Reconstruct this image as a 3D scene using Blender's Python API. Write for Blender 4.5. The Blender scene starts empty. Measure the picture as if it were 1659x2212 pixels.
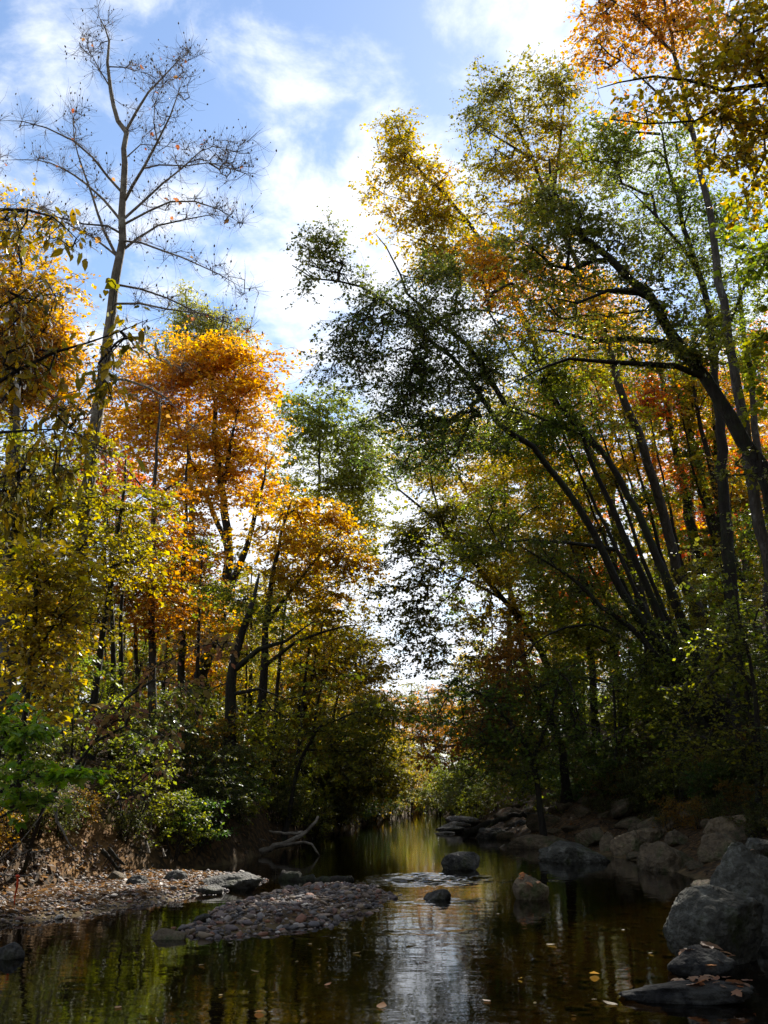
import bpy, math
import numpy as np
from math import radians, sin, cos, tan, pi

# ------------------------------------------------------------------ camera, sky, sun, exposure
scene = bpy.context.scene
COL = scene.collection
PITCH = radians(16.3)
FPX, CX, CY, EYE = 1995.0, 829.5, 1106.0, 1.6
cam_data = bpy.data.cameras.new('camera')
cam = bpy.data.objects.new('camera', cam_data)
COL.objects.link(cam)
cam.location = (0, 0, EYE)
cam.rotation_euler = (pi / 2 + PITCH, 0, 0)
cam_data.sensor_fit = 'VERTICAL'
cam_data.angle_y = 2 * math.atan(1106.0 / FPX)
cam_data.clip_start = 0.05
cam_data.clip_end = 2000
scene.camera = cam

SUN_AZ, SUN_EL = radians(22.0), radians(43.0)
world = bpy.data.worlds.new('World')
scene.world = world
world.use_nodes = True
wn, wl = world.node_tree.nodes, world.node_tree.links
wn.clear()
w_out = wn.new('ShaderNodeOutputWorld')
w_bg = wn.new('ShaderNodeBackground'); w_bg.inputs['Strength'].default_value = 0.082
sky = wn.new('ShaderNodeTexSky'); sky.sky_type = 'NISHITA'; sky.sun_disc = False
sky.sun_elevation = SUN_EL; sky.sun_rotation = SUN_AZ
sky.air_density = 1.0; sky.dust_density = 0.15; sky.ozone_density = 1.6
CLOUD_OFF = (3.1, 1.7, 0.0)
tc = wn.new('ShaderNodeTexCoord')
sep = wn.new('ShaderNodeSeparateXYZ'); wl.new(tc.outputs['Generated'], sep.inputs[0])
zc = wn.new('ShaderNodeMath'); zc.operation = 'MAXIMUM'; zc.inputs[1].default_value = 0.0
wl.new(sep.outputs['Z'], zc.inputs[0])
za = wn.new('ShaderNodeMath'); za.operation = 'ADD'; za.inputs[1].default_value = 0.22
wl.new(zc.outputs[0], za.inputs[0])
vx = wn.new('ShaderNodeMath'); vx.operation = 'DIVIDE'; wl.new(sep.outputs['X'], vx.inputs[0]); wl.new(za.outputs[0], vx.inputs[1])
vy = wn.new('ShaderNodeMath'); vy.operation = 'DIVIDE'; wl.new(sep.outputs['Y'], vy.inputs[0]); wl.new(za.outputs[0], vy.inputs[1])
cmb = wn.new('ShaderNodeCombineXYZ'); wl.new(vx.outputs[0], cmb.inputs[0]); wl.new(vy.outputs[0], cmb.inputs[1])
off = wn.new('ShaderNodeVectorMath'); off.operation = 'ADD'; off.inputs[1].default_value = CLOUD_OFF
wl.new(cmb.outputs[0], off.inputs[0])
nz1 = wn.new('ShaderNodeTexNoise'); nz1.inputs['Scale'].default_value = 1.15; nz1.inputs['Detail'].default_value = 3
nz1.inputs['Distortion'].default_value = 0.3
wl.new(off.outputs[0], nz1.inputs['Vector'])
nz2 = wn.new('ShaderNodeTexNoise'); nz2.inputs['Scale'].default_value = 7.5; nz2.inputs['Detail'].default_value = 9
nz2.inputs['Roughness'].default_value = 0.6; nz2.inputs['Distortion'].default_value = 0.2
wl.new(off.outputs[0], nz2.inputs['Vector'])
nmix = wn.new('ShaderNodeMath'); nmix.operation = 'MULTIPLY_ADD'
wl.new(nz1.outputs['Fac'], nmix.inputs[0]); nmix.inputs[1].default_value = 0.95
nsc = wn.new('ShaderNodeMath'); nsc.operation = 'MULTIPLY'; nsc.inputs[1].default_value = 1.0
wl.new(nz2.outputs['Fac'], nsc.inputs[0]); wl.new(nsc.outputs[0], nmix.inputs[2])
low = wn.new('ShaderNodeMapRange'); low.inputs['From Min'].default_value = 0.62; low.inputs['From Max'].default_value = 0.15
low.inputs['To Min'].default_value = 0.0; low.inputs['To Max'].default_value = 0.20
wl.new(sep.outputs['Z'], low.inputs['Value'])
nadd = wn.new('ShaderNodeMath'); nadd.operation = 'ADD'
wl.new(nmix.outputs[0], nadd.inputs[0]); wl.new(low.outputs[0], nadd.inputs[1])
ramp = wn.new('ShaderNodeMapRange'); ramp.interpolation_type = 'SMOOTHSTEP'
ramp.inputs['From Min'].default_value = 0.88; ramp.inputs['From Max'].default_value = 1.20; ramp.inputs['To Max'].default_value = 0.94
wl.new(nadd.outputs[0], ramp.inputs['Value'])
cmix = wn.new('ShaderNodeMix'); cmix.data_type = 'RGBA'
wl.new(ramp.outputs[0], cmix.inputs['Factor'])
wl.new(sky.outputs[0], cmix.inputs['A'])
cmix.inputs['B'].default_value = (6.1, 6.3, 6.7, 1)
wl.new(cmix.outputs['Result'], w_bg.inputs['Color'])
wl.new(w_bg.outputs[0], w_out.inputs[0])

sun_data = bpy.data.lights.new('sun', 'SUN')
sun_data.energy = 5.0; sun_data.angle = radians(0.53); sun_data.color = (1.0, 0.95, 0.86)
sun = bpy.data.objects.new('sun', sun_data); COL.objects.link(sun)
SUN_DIR = np.array((sin(SUN_AZ) * cos(SUN_EL), cos(SUN_AZ) * cos(SUN_EL), sin(SUN_EL)))
from mathutils import Vector, Matrix
sun.rotation_euler = Vector(SUN_DIR).to_track_quat('Z', 'Y').to_euler()

scene.view_settings.view_transform = 'Standard'
scene.view_settings.look = 'None'
scene.view_settings.exposure = 1.35
scene.view_settings.gamma = 1.0
scene.view_settings.use_curve_mapping = False
cy = scene.cycles
cy.max_bounces = 7; cy.diffuse_bounces = 3; cy.glossy_bounces = 3; cy.transmission_bounces = 5; cy.transparent_max_bounces = 8
cy.caustics_reflective = False; cy.caustics_refractive = False
cy.use_denoising = True

# ------------------------------------------------------------------ helpers
rng = np.random.default_rng(7)
CT, ST = cos(PITCH), sin(PITCH)

def P(px, py, d):
    """the point at distance d up the creek that lies along the line through (px, py)"""
    x = (px - CX) / FPX; v = (CY - py) / FPX
    yy = CT - v * ST; zz = ST + v * CT
    k = d / yy
    return np.array((x * k, d, EYE + zz * k))

def pix(p):
    """metres to picture scale, for sizes"""
    dep = p[1] * CT + (p[2] - EYE) * ST
    return dep / FPX

def dist_for(py, z=0.0):
    return (EYE - z) / tan(math.atan((py - CY) / FPX) - PITCH)

def set_attr_color(me, cols):
    a = me.attributes.new('col', 'FLOAT_COLOR', 'FACE')
    c = np.ones((len(cols), 4), np.float32); c[:, :3] = cols
    a.data.foreach_set('color', c.ravel())

def mesh_np(name, V, F, mat, cols=None, smooth=False):
    """F: (n,3) or (n,4) int array, or list of such arrays"""
    Fs = F if isinstance(F, list) else [F]
    Fs = [f for f in Fs if len(f)]
    me = bpy.data.meshes.new(name)
    V = np.ascontiguousarray(V, np.float32)
    me.vertices.add(len(V)); me.vertices.foreach_set('co', V.ravel())
    nl = sum(f.size for f in Fs); npol = sum(len(f) for f in Fs)
    me.loops.add(nl)
    me.loops.foreach_set('vertex_index', np.concatenate([f.ravel() for f in Fs]).astype(np.int32))
    st, s = [], 0
    for f in Fs:
        st.append(s + np.arange(len(f)) * f.shape[1]); s += f.size
    me.polygons.add(npol)
    me.polygons.foreach_set('loop_start', np.concatenate(st).astype(np.int32))
    if smooth:
        me.polygons.foreach_set('use_smooth', np.ones(npol, bool))
    me.update(calc_edges=True)
    if cols is not None:
        set_attr_color(me, cols)
    me.materials.append(mat)
    return me

def link(name, data, parent=None, loc=None, kind=None):
    o = bpy.data.objects.new(name, data); COL.objects.link(o)
    if parent is not None: o.parent = parent
    if loc is not None: o.location = loc
    if kind: o['kind'] = kind
    return o

def tag(o, label, cat, group=None):
    o['label'] = label; o['category'] = cat
    if group: o['group'] = group
    return o

def copy_tree(src, loc, rotz, sc, label=None, group=None):
    r = src.copy(); COL.objects.link(r)
    r.location = loc; r.rotation_euler = (0, 0, rotz); r.scale = (sc, sc, sc) if np.isscalar(sc) else sc
    if label: r['label'] = label
    if group: r['group'] = group
    for ch in list(src.children):
        c = ch.copy(); COL.objects.link(c); c.parent = r
        for g in ch.children:
            e = g.copy(); COL.objects.link(e); e.parent = c
    return r

class Wob:
    """smooth 3D noise from summed sines, vectorised"""
    def __init__(s, seed, scale=1.0, n=10):
        r = np.random.default_rng(seed)
        s.k = r.normal(0, 1, (n, 3)) * scale * (0.6 + 1.6 * np.arange(n)[:, None] / n)
        s.p = r.uniform(0, 2 * pi, n); s.n = n
        s.a = 1 / (1 + np.arange(n) * 0.25); s.a /= np.sqrt((s.a ** 2).sum() / 2)
    def __call__(s, p):
        return (np.sin(p @ s.k.T + s.p) * s.a).sum(1)

def catmull(pts, step):
    pts = np.asarray(pts, float)
    if len(pts) == 2:
        n = max(2, int(np.linalg.norm(pts[1, :3] - pts[0, :3]) / step) + 1)
        t = np.linspace(0, 1, n)[:, None]
        return pts[0] * (1 - t) + pts[1] * t
    ext = np.vstack([2 * pts[0] - pts[1], pts, 2 * pts[-1] - pts[-2]])
    out = []
    for i in range(1, len(ext) - 2):
        p0, p1, p2, p3 = ext[i - 1:i + 3]
        n = max(1, int(np.linalg.norm(p2[:3] - p1[:3]) / step))
        t = (np.arange(n) / n)[:, None]
        out.append(0.5 * (2 * p1 + (p2 - p0) * t + (2 * p0 - 5 * p1 + 4 * p2 - p3) * t ** 2 + (3 * p1 - p0 - 3 * p2 + p3) * t ** 3))
    out.append(ext[-2][None])
    return np.vstack(out)

def tube(path, rad, sides=8, rough=0.0, seed=0, cap=True):
    path = np.asarray(path, float); rad = np.asarray(rad, float)
    n = len(path)
    tan_ = np.gradient(path, axis=0); tan_ /= np.linalg.norm(tan_, axis=1)[:, None] + 1e-9
    u = np.cross(tan_[0], (0.31, 0.9, 0.2)); u /= np.linalg.norm(u)
    V = np.zeros((n, sides, 3)); ang = np.arange(sides) * 2 * pi / sides
    r = np.random.default_rng(seed)
    lob = 1 + rough * (0.6 * np.sin(3 * ang + r.uniform(0, 6)) + 0.5 * np.sin(5 * ang + r.uniform(0, 6)))
    for i in range(n):
        u = u - tan_[i] * (u @ tan_[i]); u /= np.linalg.norm(u) + 1e-9
        w = np.cross(tan_[i], u)
        rr = rad[i] * lob * (1 + rough * r.normal(0, 0.35, sides))
        V[i] = path[i] + rr[:, None] * (np.cos(ang)[:, None] * u + np.sin(ang)[:, None] * w)
    i, j = np.meshgrid(np.arange(n - 1), np.arange(sides), indexing='ij')
    j2 = (j + 1) % sides
    F = np.stack([i * sides + j, i * sides + j2, (i + 1) * sides + j2, (i + 1) * sides + j], -1).reshape(-1, 4)
    V = V.reshape(-1, 3)
    if cap:
        V = np.vstack([V, path[-1] + tan_[-1] * rad[-1] * 0.6])
        k = (n - 1) * sides
        T = np.stack([k + np.arange(sides), k + (np.arange(sides) + 1) % sides, np.full(sides, len(V) - 1)], -1)
        return V, [F, T]
    return V, [F]

def join(parts):
    Vs, by, o = [], {}, 0
    for V, Fl in parts:
        Vs.append(V)
        for f in (Fl if isinstance(Fl, list) else [Fl]):
            if len(f): by.setdefault(f.shape[1], []).append(f + o)
        o += len(V)
    return np.vstack(Vs), [np.vstack(v) for v in by.values()]

def prisms(A, B, ra, rb, sides=3):
    """one tapered prism per twig segment, vectorised"""
    n = len(A)
    t = B - A; t /= np.linalg.norm(t, axis=1)[:, None] + 1e-9
    ref = np.where(np.abs(t[:, 2:3]) > 0.9, np.array([[1., 0, 0]]), np.array([[0, 0, 1.]]))
    u = np.cross(t, ref); u /= np.linalg.norm(u, axis=1)[:, None] + 1e-9
    w = np.cross(t, u)
    ang = np.arange(sides) * 2 * pi / sides
    ring = np.cos(ang)[None, :, None] * u[:, None] + np.sin(ang)[None, :, None] * w[:, None]
    V = np.concatenate([A[:, None] + ra[:, None, None] * ring, B[:, None] + rb[:, None, None] * ring], 1)
    j = np.arange(sides); j2 = (j + 1) % sides
    base = np.stack([j, j2, sides + j2, sides + j], -1)
    F = (np.arange(n) * 2 * sides)[:, None, None] + base[None]
    return V.reshape(-1, 3), F.reshape(-1, 4)

# ------------------------------------------------------------------ leaf templates: x along the midrib, y across, z fold
LEAF = {
    'rhomb': (np.array([(0, 0, 0), (.5, -.36, .10), (1, 0, 0), (.5, .36, .10)]), np.array([(0, 1, 2), (0, 2, 3)])),
    'ovate': (np.array([(0, 0, 0), (.22, -.26, .07), (.5, -.33, .09), (.8, -.16, .03), (1, 0, -.06), (.8, .16, .03), (.5, .33, .09), (.22, .26, .07)]),
              np.array([(0, 1, 2), (0, 2, 6), (0, 6, 7), (2, 3, 5), (2, 5, 6), (3, 4, 5)])),
    'lance': (np.array([(0, 0, 0), (.3, -.17, .05), (.7, -.14, .03), (1, 0, -.10), (.7, .14, .03), (.3, .17, .05)]),
              np.array([(0, 1, 5), (1, 2, 4), (1, 4, 5), (2, 3, 4)])),
    'lobed': (np.array([(0, 0, 0), (.05, -.3, .04), (.3, -.30, .05), (.42, -.55, .02), (.55, -.24, .05), (.72, -.26, .03), (1, 0, -.08),
                        (.72, .26, .03), (.55, .24, .05), (.42, .55, .02), (.3, .30, .05), (.05, .3, .04), (.45, 0, 0)]),
              np.array([(12, 0, 1), (12, 1, 2), (12, 2, 3), (12, 3, 4), (12, 4, 5), (12, 5, 6), (12, 6, 7), (12, 7, 8), (12, 8, 9), (12, 9, 10), (12, 10, 11), (12, 11, 0)])),
    'heart': (np.array([(.06, 0, 0), (-.06, -.2, .03), (.05, -.42, .06), (.35, -.46, .07), (.7, -.22, .02), (1, 0, -.05), (.7, .22, .02), (.35, .46, .07), (.05, .42, .06), (-.06, .2, .03)]),
              np.array([(0, 1, 2), (0, 2, 3), (0, 3, 4), (0, 4, 5), (0, 5, 6), (0, 6, 7), (0, 7, 8), (0, 8, 9)])),
    'needle': (np.array([(0, -.06, 0), (0, .06, 0), (1, 0, 0), (.0, 0, .06), ]), np.array([(0, 1, 2), (3, 1, 2)])),
}
LEAF_AREA = {'rhomb': .36, 'ovate': .40, 'lance': .24, 'lobed': .50, 'heart': .55, 'needle': .06}

FRAME = {}
def leaves(pos, size, shape, cols, r, tilt=0.65, droop=0.25, axis=None):
    T, F = LEAF[shape]; n = len(pos)
    if axis is None:
        az = r.uniform(0, 2 * pi, n)
        a = np.stack([np.cos(az), np.sin(az), -np.abs(r.normal(droop, 0.35, n))], 1)
    else:
        a = axis + r.normal(0, 0.35, (n, 3))
    a /= np.linalg.norm(a, axis=1)[:, None]
    nn = np.stack([r.normal(0, tilt, n), r.normal(0, tilt, n), np.ones(n)], 1)
    b = np.cross(nn, a); b /= np.linalg.norm(b, axis=1)[:, None] + 1e-9
    nn = np.cross(a, b)
    s = (size * np.clip(r.lognormal(-.05, .36, n), .4, 2.0))[:, None, None]
    FRAME['a'], FRAME['b'], FRAME['n'], FRAME['s'] = a, b, nn, s[:, 0, 0]
    V = pos[:, None] + s * (T[None, :, 0:1] * a[:, None] + T[None, :, 1:2] * b[:, None] + T[None, :, 2:3] * nn[:, None])
    k = len(T)
    FF = (np.arange(n) * k)[:, None, None] + F[None]
    return V.reshape(-1, 3), FF.reshape(-1, 3), np.repeat(cols, len(F), axis=0)

def palette(pal, t):
    pal = np.asarray(pal, float); m = len(pal)
    t = np.clip(t, 0, 0.9999) * (m - 1); i = t.astype(int); f = (t - i)[:, None]
    return pal[i] * (1 - f) + pal[np.minimum(i + 1, m - 1)] * f

# leaf colours (surface colours in linear light)
G_DARK = [(.045, .072, .020), (.070, .10, .022), (.12, .14, .026), (.20, .19, .030)]
G_OLIVE = [(.060, .100, .016), (.10, .14, .020), (.165, .185, .024), (.24, .225, .026)]
G_BRIGHT = [(.09, .19, .022), (.14, .25, .028), (.20, .28, .03), (.30, .28, .03)]
YEL = [(.15, .16, .020), (.26, .215, .024), (.37, .26, .026), (.45, .28, .026)]
GOLD = [(.27, .19, .020), (.39, .225, .022), (.47, .235, .022), (.50, .21, .020)]
ORANGE = [(.47, .29, .03), (.52, .275, .026), (.53, .24, .024), (.50, .185, .022)]
RUST = [(.13, .11, .022), (.22, .13, .026), (.28, .13, .03), (.24, .085, .03)]
RED = [(.38, .06, .022), (.48, .075, .024), (.52, .13, .022), (.50, .22, .022)]
DOG = [(.20, .075, .055), (.27, .10, .07), (.25, .14, .06), (.18, .14, .045)]
MIX = [(.045, .068, .016), (.10, .11, .016), (.24, .18, .018), (.42, .22, .02), (.40, .12, .02)]

# ------------------------------------------------------------------ materials
def new_mat(name):
    m = bpy.data.materials.new(name); m.use_nodes = True
    nt = m.node_tree; nt.nodes.clear()
    return m, nt.nodes, nt.links

def leaf_mat(name, trans=0.55, gloss=0.06):
    m, N, L = new_mat(name)
    out = N.new('ShaderNodeOutputMaterial')
    at = N.new('ShaderNodeAttribute'); at.attribute_name = 'col'
    tco = N.new('ShaderNodeTexCoord')
    nz = N.new('ShaderNodeTexNoise'); nz.inputs['Scale'].default_value = 9.0; nz.inputs['Detail'].default_value = 2
    L.new(tco.outputs['Object'], nz.inputs['Vector'])
    mr = N.new('ShaderNodeMapRange'); mr.inputs['To Min'].default_value = 0.7; mr.inputs['To Max'].default_value = 1.3
    L.new(nz.outputs['Fac'], mr.inputs['Value'])
    mul = N.new('ShaderNodeVectorMath'); mul.operation = 'SCALE'
    L.new(at.outputs['Color'], mul.inputs[0]); L.new(mr.outputs[0], mul.inputs['Scale'])
    hs = N.new('ShaderNodeHueSaturation'); hs.inputs['Saturation'].default_value = 1.12; hs.inputs['Value'].default_value = 1.8
    L.new(mul.outputs[0], hs.inputs['Color'])
    df = N.new('ShaderNodeBsdfDiffuse'); L.new(mul.outputs[0], df.inputs['Color'])
    mn = N.new('ShaderNodeVectorMath'); mn.operation = 'MINIMUM'; mn.inputs[1].default_value = (.88, .88, .88); L.new(hs.outputs[0], mn.inputs[0])
    tr = N.new('ShaderNodeBsdfTranslucent'); L.new(mn.outputs[0], tr.inputs['Color'])
    mx = N.new('ShaderNodeMixShader'); mx.inputs[0].default_value = trans
    L.new(df.outputs[0], mx.inputs[1]); L.new(tr.outputs[0], mx.inputs[2])
    gl = N.new('ShaderNodeBsdfGlossy'); gl.inputs['Roughness'].default_value = 0.42; gl.inputs['Color'].default_value = (.8, .8, .8, 1)
    fr = N.new('ShaderNodeFresnel'); fr.inputs['IOR'].default_value = 1.33
    fm = N.new('ShaderNodeMath'); fm.operation = 'MULTIPLY'; fm.inputs[1].default_value = gloss * 8
    L.new(fr.outputs[0], fm.inputs[0])
    m2 = N.new('ShaderNodeMixShader'); L.new(fm.outputs[0], m2.inputs[0])
    L.new(mx.outputs[0], m2.inputs[1]); L.new(gl.outputs[0], m2.inputs[2])
    L.new(m2.outputs[0], out.inputs[0])
    return m

def rough_mat(name, c0, c1, scale=6.0, c2=None, s2=1.5, rough=0.9, bump=0.5, bscale=None, stretch=None, spec=0.3, thresh=(0.5, 0.62), objrand=0.0, coord='Object', bdist=0.03, moss=None):
    m, N, L = new_mat(name)
    out = N.new('ShaderNodeOutputMaterial'); bs = N.new('ShaderNodeBsdfPrincipled')
    L.new(bs.outputs[0], out.inputs[0])
    bs.inputs['Roughness'].default_value = rough; bs.inputs['Specular IOR Level'].default_value = spec
    tco = N.new('ShaderNodeTexCoord'); mp = N.new('ShaderNodeMapping')
    L.new(tco.outputs[coord], mp.inputs[0])
    if stretch: mp.inputs['Scale'].default_value = stretch
    nz = N.new('ShaderNodeTexNoise'); nz.inputs['Scale'].default_value = scale; nz.inputs['Detail'].default_value = 8; nz.inputs['Roughness'].default_value = 0.65
    L.new(mp.outputs[0], nz.inputs['Vector'])
    cr = N.new('ShaderNodeValToRGB'); cr.color_ramp.elements[0].position = 0.32; cr.color_ramp.elements[1].position = 0.7
    cr.color_ramp.elements[0].color = (*c0, 1); cr.color_ramp.elements[1].color = (*c1, 1)
    L.new(nz.outputs['Fac'], cr.inputs[0])
    col = cr.outputs[0]
    if c2:
        n2 = N.new('ShaderNodeTexNoise'); n2.inputs['Scale'].default_value = s2; n2.inputs['Detail'].default_value = 6; n2.inputs['Roughness'].default_value = 0.7
        L.new(tco.outputs[coord], n2.inputs['Vector'])
        mr = N.new('ShaderNodeMapRange'); mr.inputs['From Min'].default_value = thresh[0]; mr.inputs['From Max'].default_value = thresh[1]
        L.new(n2.outputs['Fac'], mr.inputs['Value'])
        mx = N.new('ShaderNodeMix'); mx.data_type = 'RGBA'
        L.new(mr.outputs[0], mx.inputs['Factor']); L.new(col, mx.inputs['A']); mx.inputs['B'].default_value = (*c2, 1)
        col = mx.outputs['Result']
    if moss:
        n3 = N.new('ShaderNodeTexNoise'); n3.inputs['Scale'].default_value = 1.7; n3.inputs['Detail'].default_value = 7; n3.inputs['Roughness'].default_value = .7
        L.new(tco.outputs[coord], n3.inputs['Vector'])
        m3 = N.new('ShaderNodeMapRange'); m3.inputs['From Min'].default_value = .53; m3.inputs['From Max'].default_value = .64; L.new(n3.outputs['Fac'], m3.inputs['Value'])
        x3 = N.new('ShaderNodeMix'); x3.data_type = 'RGBA'; L.new(m3.outputs[0], x3.inputs['Factor']); L.new(col, x3.inputs['A']); x3.inputs['B'].default_value = (*moss, 1)
        col = x3.outputs['Result']
    if objrand:
        oi = N.new('ShaderNodeObjectInfo')
        mr2 = N.new('ShaderNodeMapRange'); mr2.inputs['To Min'].default_value = 1 - objrand; mr2.inputs['To Max'].default_value = 1 + objrand
        L.new(oi.outputs['Random'], mr2.inputs['Value'])
        vm = N.new('ShaderNodeVectorMath'); vm.operation = 'SCALE'
        L.new(col, vm.inputs[0]); L.new(mr2.outputs[0], vm.inputs['Scale']); col = vm.outputs[0]
    L.new(col, bs.inputs['Base Color'])
    if bump:
        bn = N.new('ShaderNodeTexNoise'); bn.inputs['Scale'].default_value = bscale or scale * 2; bn.inputs['Detail'].default_value = 6
        L.new(mp.outputs[0], bn.inputs['Vector'])
        bp = N.new('ShaderNodeBump'); bp.inputs['Strength'].default_value = bump; bp.inputs['Distance'].default_value = bdist
        L.new(bn.outputs['Fac'], bp.inputs['Height']); L.new(bp.outputs[0], bs.inputs['Normal'])
    return m

M = {}
M['leaf'] = leaf_mat('leaf', gloss=.035)
M['leaf_dark'] = leaf_mat('leaf_thick', trans=0.58, gloss=0.05)
M['bark_dark'] = rough_mat('dark bark', (.008, .0065, .005), (.030, .024, .018), 9, c2=(.020, .026, .010), s2=1.8, bump=0.9, moss=(.030, .034, .016), bdist=.07, stretch=(1, 1, .22), thresh=(.52, .68))
M['bark_grey'] = rough_mat('grey bark', (.022, .018, .014), (.08, .067, .052), 10, c2=(.12, .115, .10), s2=3.0, bump=0.9, bdist=.07, stretch=(1, 1, .3), thresh=(.55, .66))
M['bark_pale'] = rough_mat('pale bark', (.055, .043, .030), (.17, .14, .10), 8, c2=(.22, .20, .15), s2=2.5, bump=0.7, bdist=.07, stretch=(1, 1, .4), thresh=(.5, .66))
M['twig'] = rough_mat('twig bark', (.012, .0095, .007), (.040, .031, .024), 14, bump=0)
M['twig_bare'] = rough_mat('bare twig bark', (.055, .042, .036), (.15, .12, .10), 8, bump=0)
M['dead_wood'] = rough_mat('weathered wood', (.10, .085, .065), (.30, .26, .21), 12, c2=(.05, .04, .03), s2=3, bump=0.8, stretch=(1, 1, 1), thresh=(.5, .62))
M['rock_brown'] = rough_mat('brown boulder stone', (.045, .034, .022), (.20, .15, .092), 5, c2=(.055, .06, .025), s2=2.2, bump=0.9, bscale=14, bdist=.09, objrand=0.25)
M['rock_grey'] = rough_mat('grey boulder stone', (.030, .029, .024), (.105, .102, .086), 6, c2=(.155, .155, .135), s2=5.5, bump=1.0, bscale=16, thresh=(.54, .66), rough=.95, spec=.12, moss=(.032, .038, .014), bdist=.09, objrand=0.12)
M['rock_dark'] = rough_mat('dark wet stone', (.014, .0135, .012), (.058, .054, .047), 7, c2=(.095, .088, .076), s2=3.0, rough=0.75, spec=0.25, bump=0.8, bscale=18, moss=(.026, .028, .012), bdist=.09, objrand=0.2)
M['rock_black'] = rough_mat('black wet stone', (.007, .007, .008), (.030, .029, .028), 7, c2=(.045, .044, .040), s2=3.0, rough=0.85, spec=0.12, bump=0.8, bscale=18, bdist=.06)
M['clay'] = rough_mat('ochre clay', (.20, .105, .035), (.38, .215, .08), 3.5, bump=0.5, bscale=12)
M['flag'] = rough_mat('orange plastic ribbon', (.75, .06, .015), (.85, .09, .02), 5, rough=0.5, bump=0)
M['pod'] = rough_mat('seed cone', (.05, .04, .03), (.14, .11, .07), 20, bump=0)

def cobble_mat():
    m, N, L = new_mat('river cobble')
    out = N.new('ShaderNodeOutputMaterial'); bs = N.new('ShaderNodeBsdfPrincipled'); L.new(bs.outputs[0], out.inputs[0])
    bs.inputs['Roughness'].default_value = 0.72; bs.inputs['Specular IOR Level'].default_value = 0.4
    oi = N.new('ShaderNodeObjectInfo'); geo = N.new('ShaderNodeNewGeometry')
    ad = N.new('ShaderNodeMath'); ad.operation = 'ADD'; L.new(oi.outputs['Random'], ad.inputs[0]); L.new(geo.outputs['Random Per Island'], ad.inputs[1])
    fr = N.new('ShaderNodeMath'); fr.operation = 'FRACT'; L.new(ad.outputs[0], fr.inputs[0])
    cr = N.new('ShaderNodeValToRGB'); e = cr.color_ramp.elements
    e[0].position = 0; e[0].color = (.035, .034, .038, 1); e[1].position = 1; e[1].color = (.11, .09, .075, 1)
    for p, c in ((.12, (.10, .085, .075)), (.2, (.055, .050, .052)), (.3, (.16, .11, .075)), (.38, (.09, .082, .085)), (.46, (.20, .085, .045)), (.54, (.06, .055, .058)), (.62, (.14, .10, .08)), (.7, (.24, .18, .12)), (.76, (.08, .072, .078)), (.86, (.13, .085, .075)), (.93, (.42, .38, .33)), (.96, (.09, .08, .08))):
        q = e.new(p); q.color = (*c, 1)
    L.new(fr.outputs[0], cr.inputs[0])
    tco = N.new('ShaderNodeTexCoord')
    nz = N.new('ShaderNodeTexNoise'); nz.inputs['Scale'].default_value = 22; nz.inputs['Detail'].default_value = 5
    L.new(tco.outputs['Object'], nz.inputs['Vector'])
    mr = N.new('ShaderNodeMapRange'); mr.inputs['To Min'].default_value = .65; mr.inputs['To Max'].default_value = 1.5
    L.new(nz.outputs['Fac'], mr.inputs['Value'])
    vm = N.new('ShaderNodeVectorMath'); vm.operation = 'SCALE'; L.new(cr.outputs[0], vm.inputs[0]); L.new(mr.outputs[0], vm.inputs['Scale'])
    L.new(vm.outputs[0], bs.inputs['Base Color'])
    bp = N.new('ShaderNodeBump'); bp.inputs['Strength'].default_value = .5; bp.inputs['Distance'].default_value = .01
    L.new(nz.outputs['Fac'], bp.inputs['Height']); L.new(bp.outputs[0], bs.inputs['Normal'])
    return m
M['cobble'] = cobble_mat()

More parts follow.
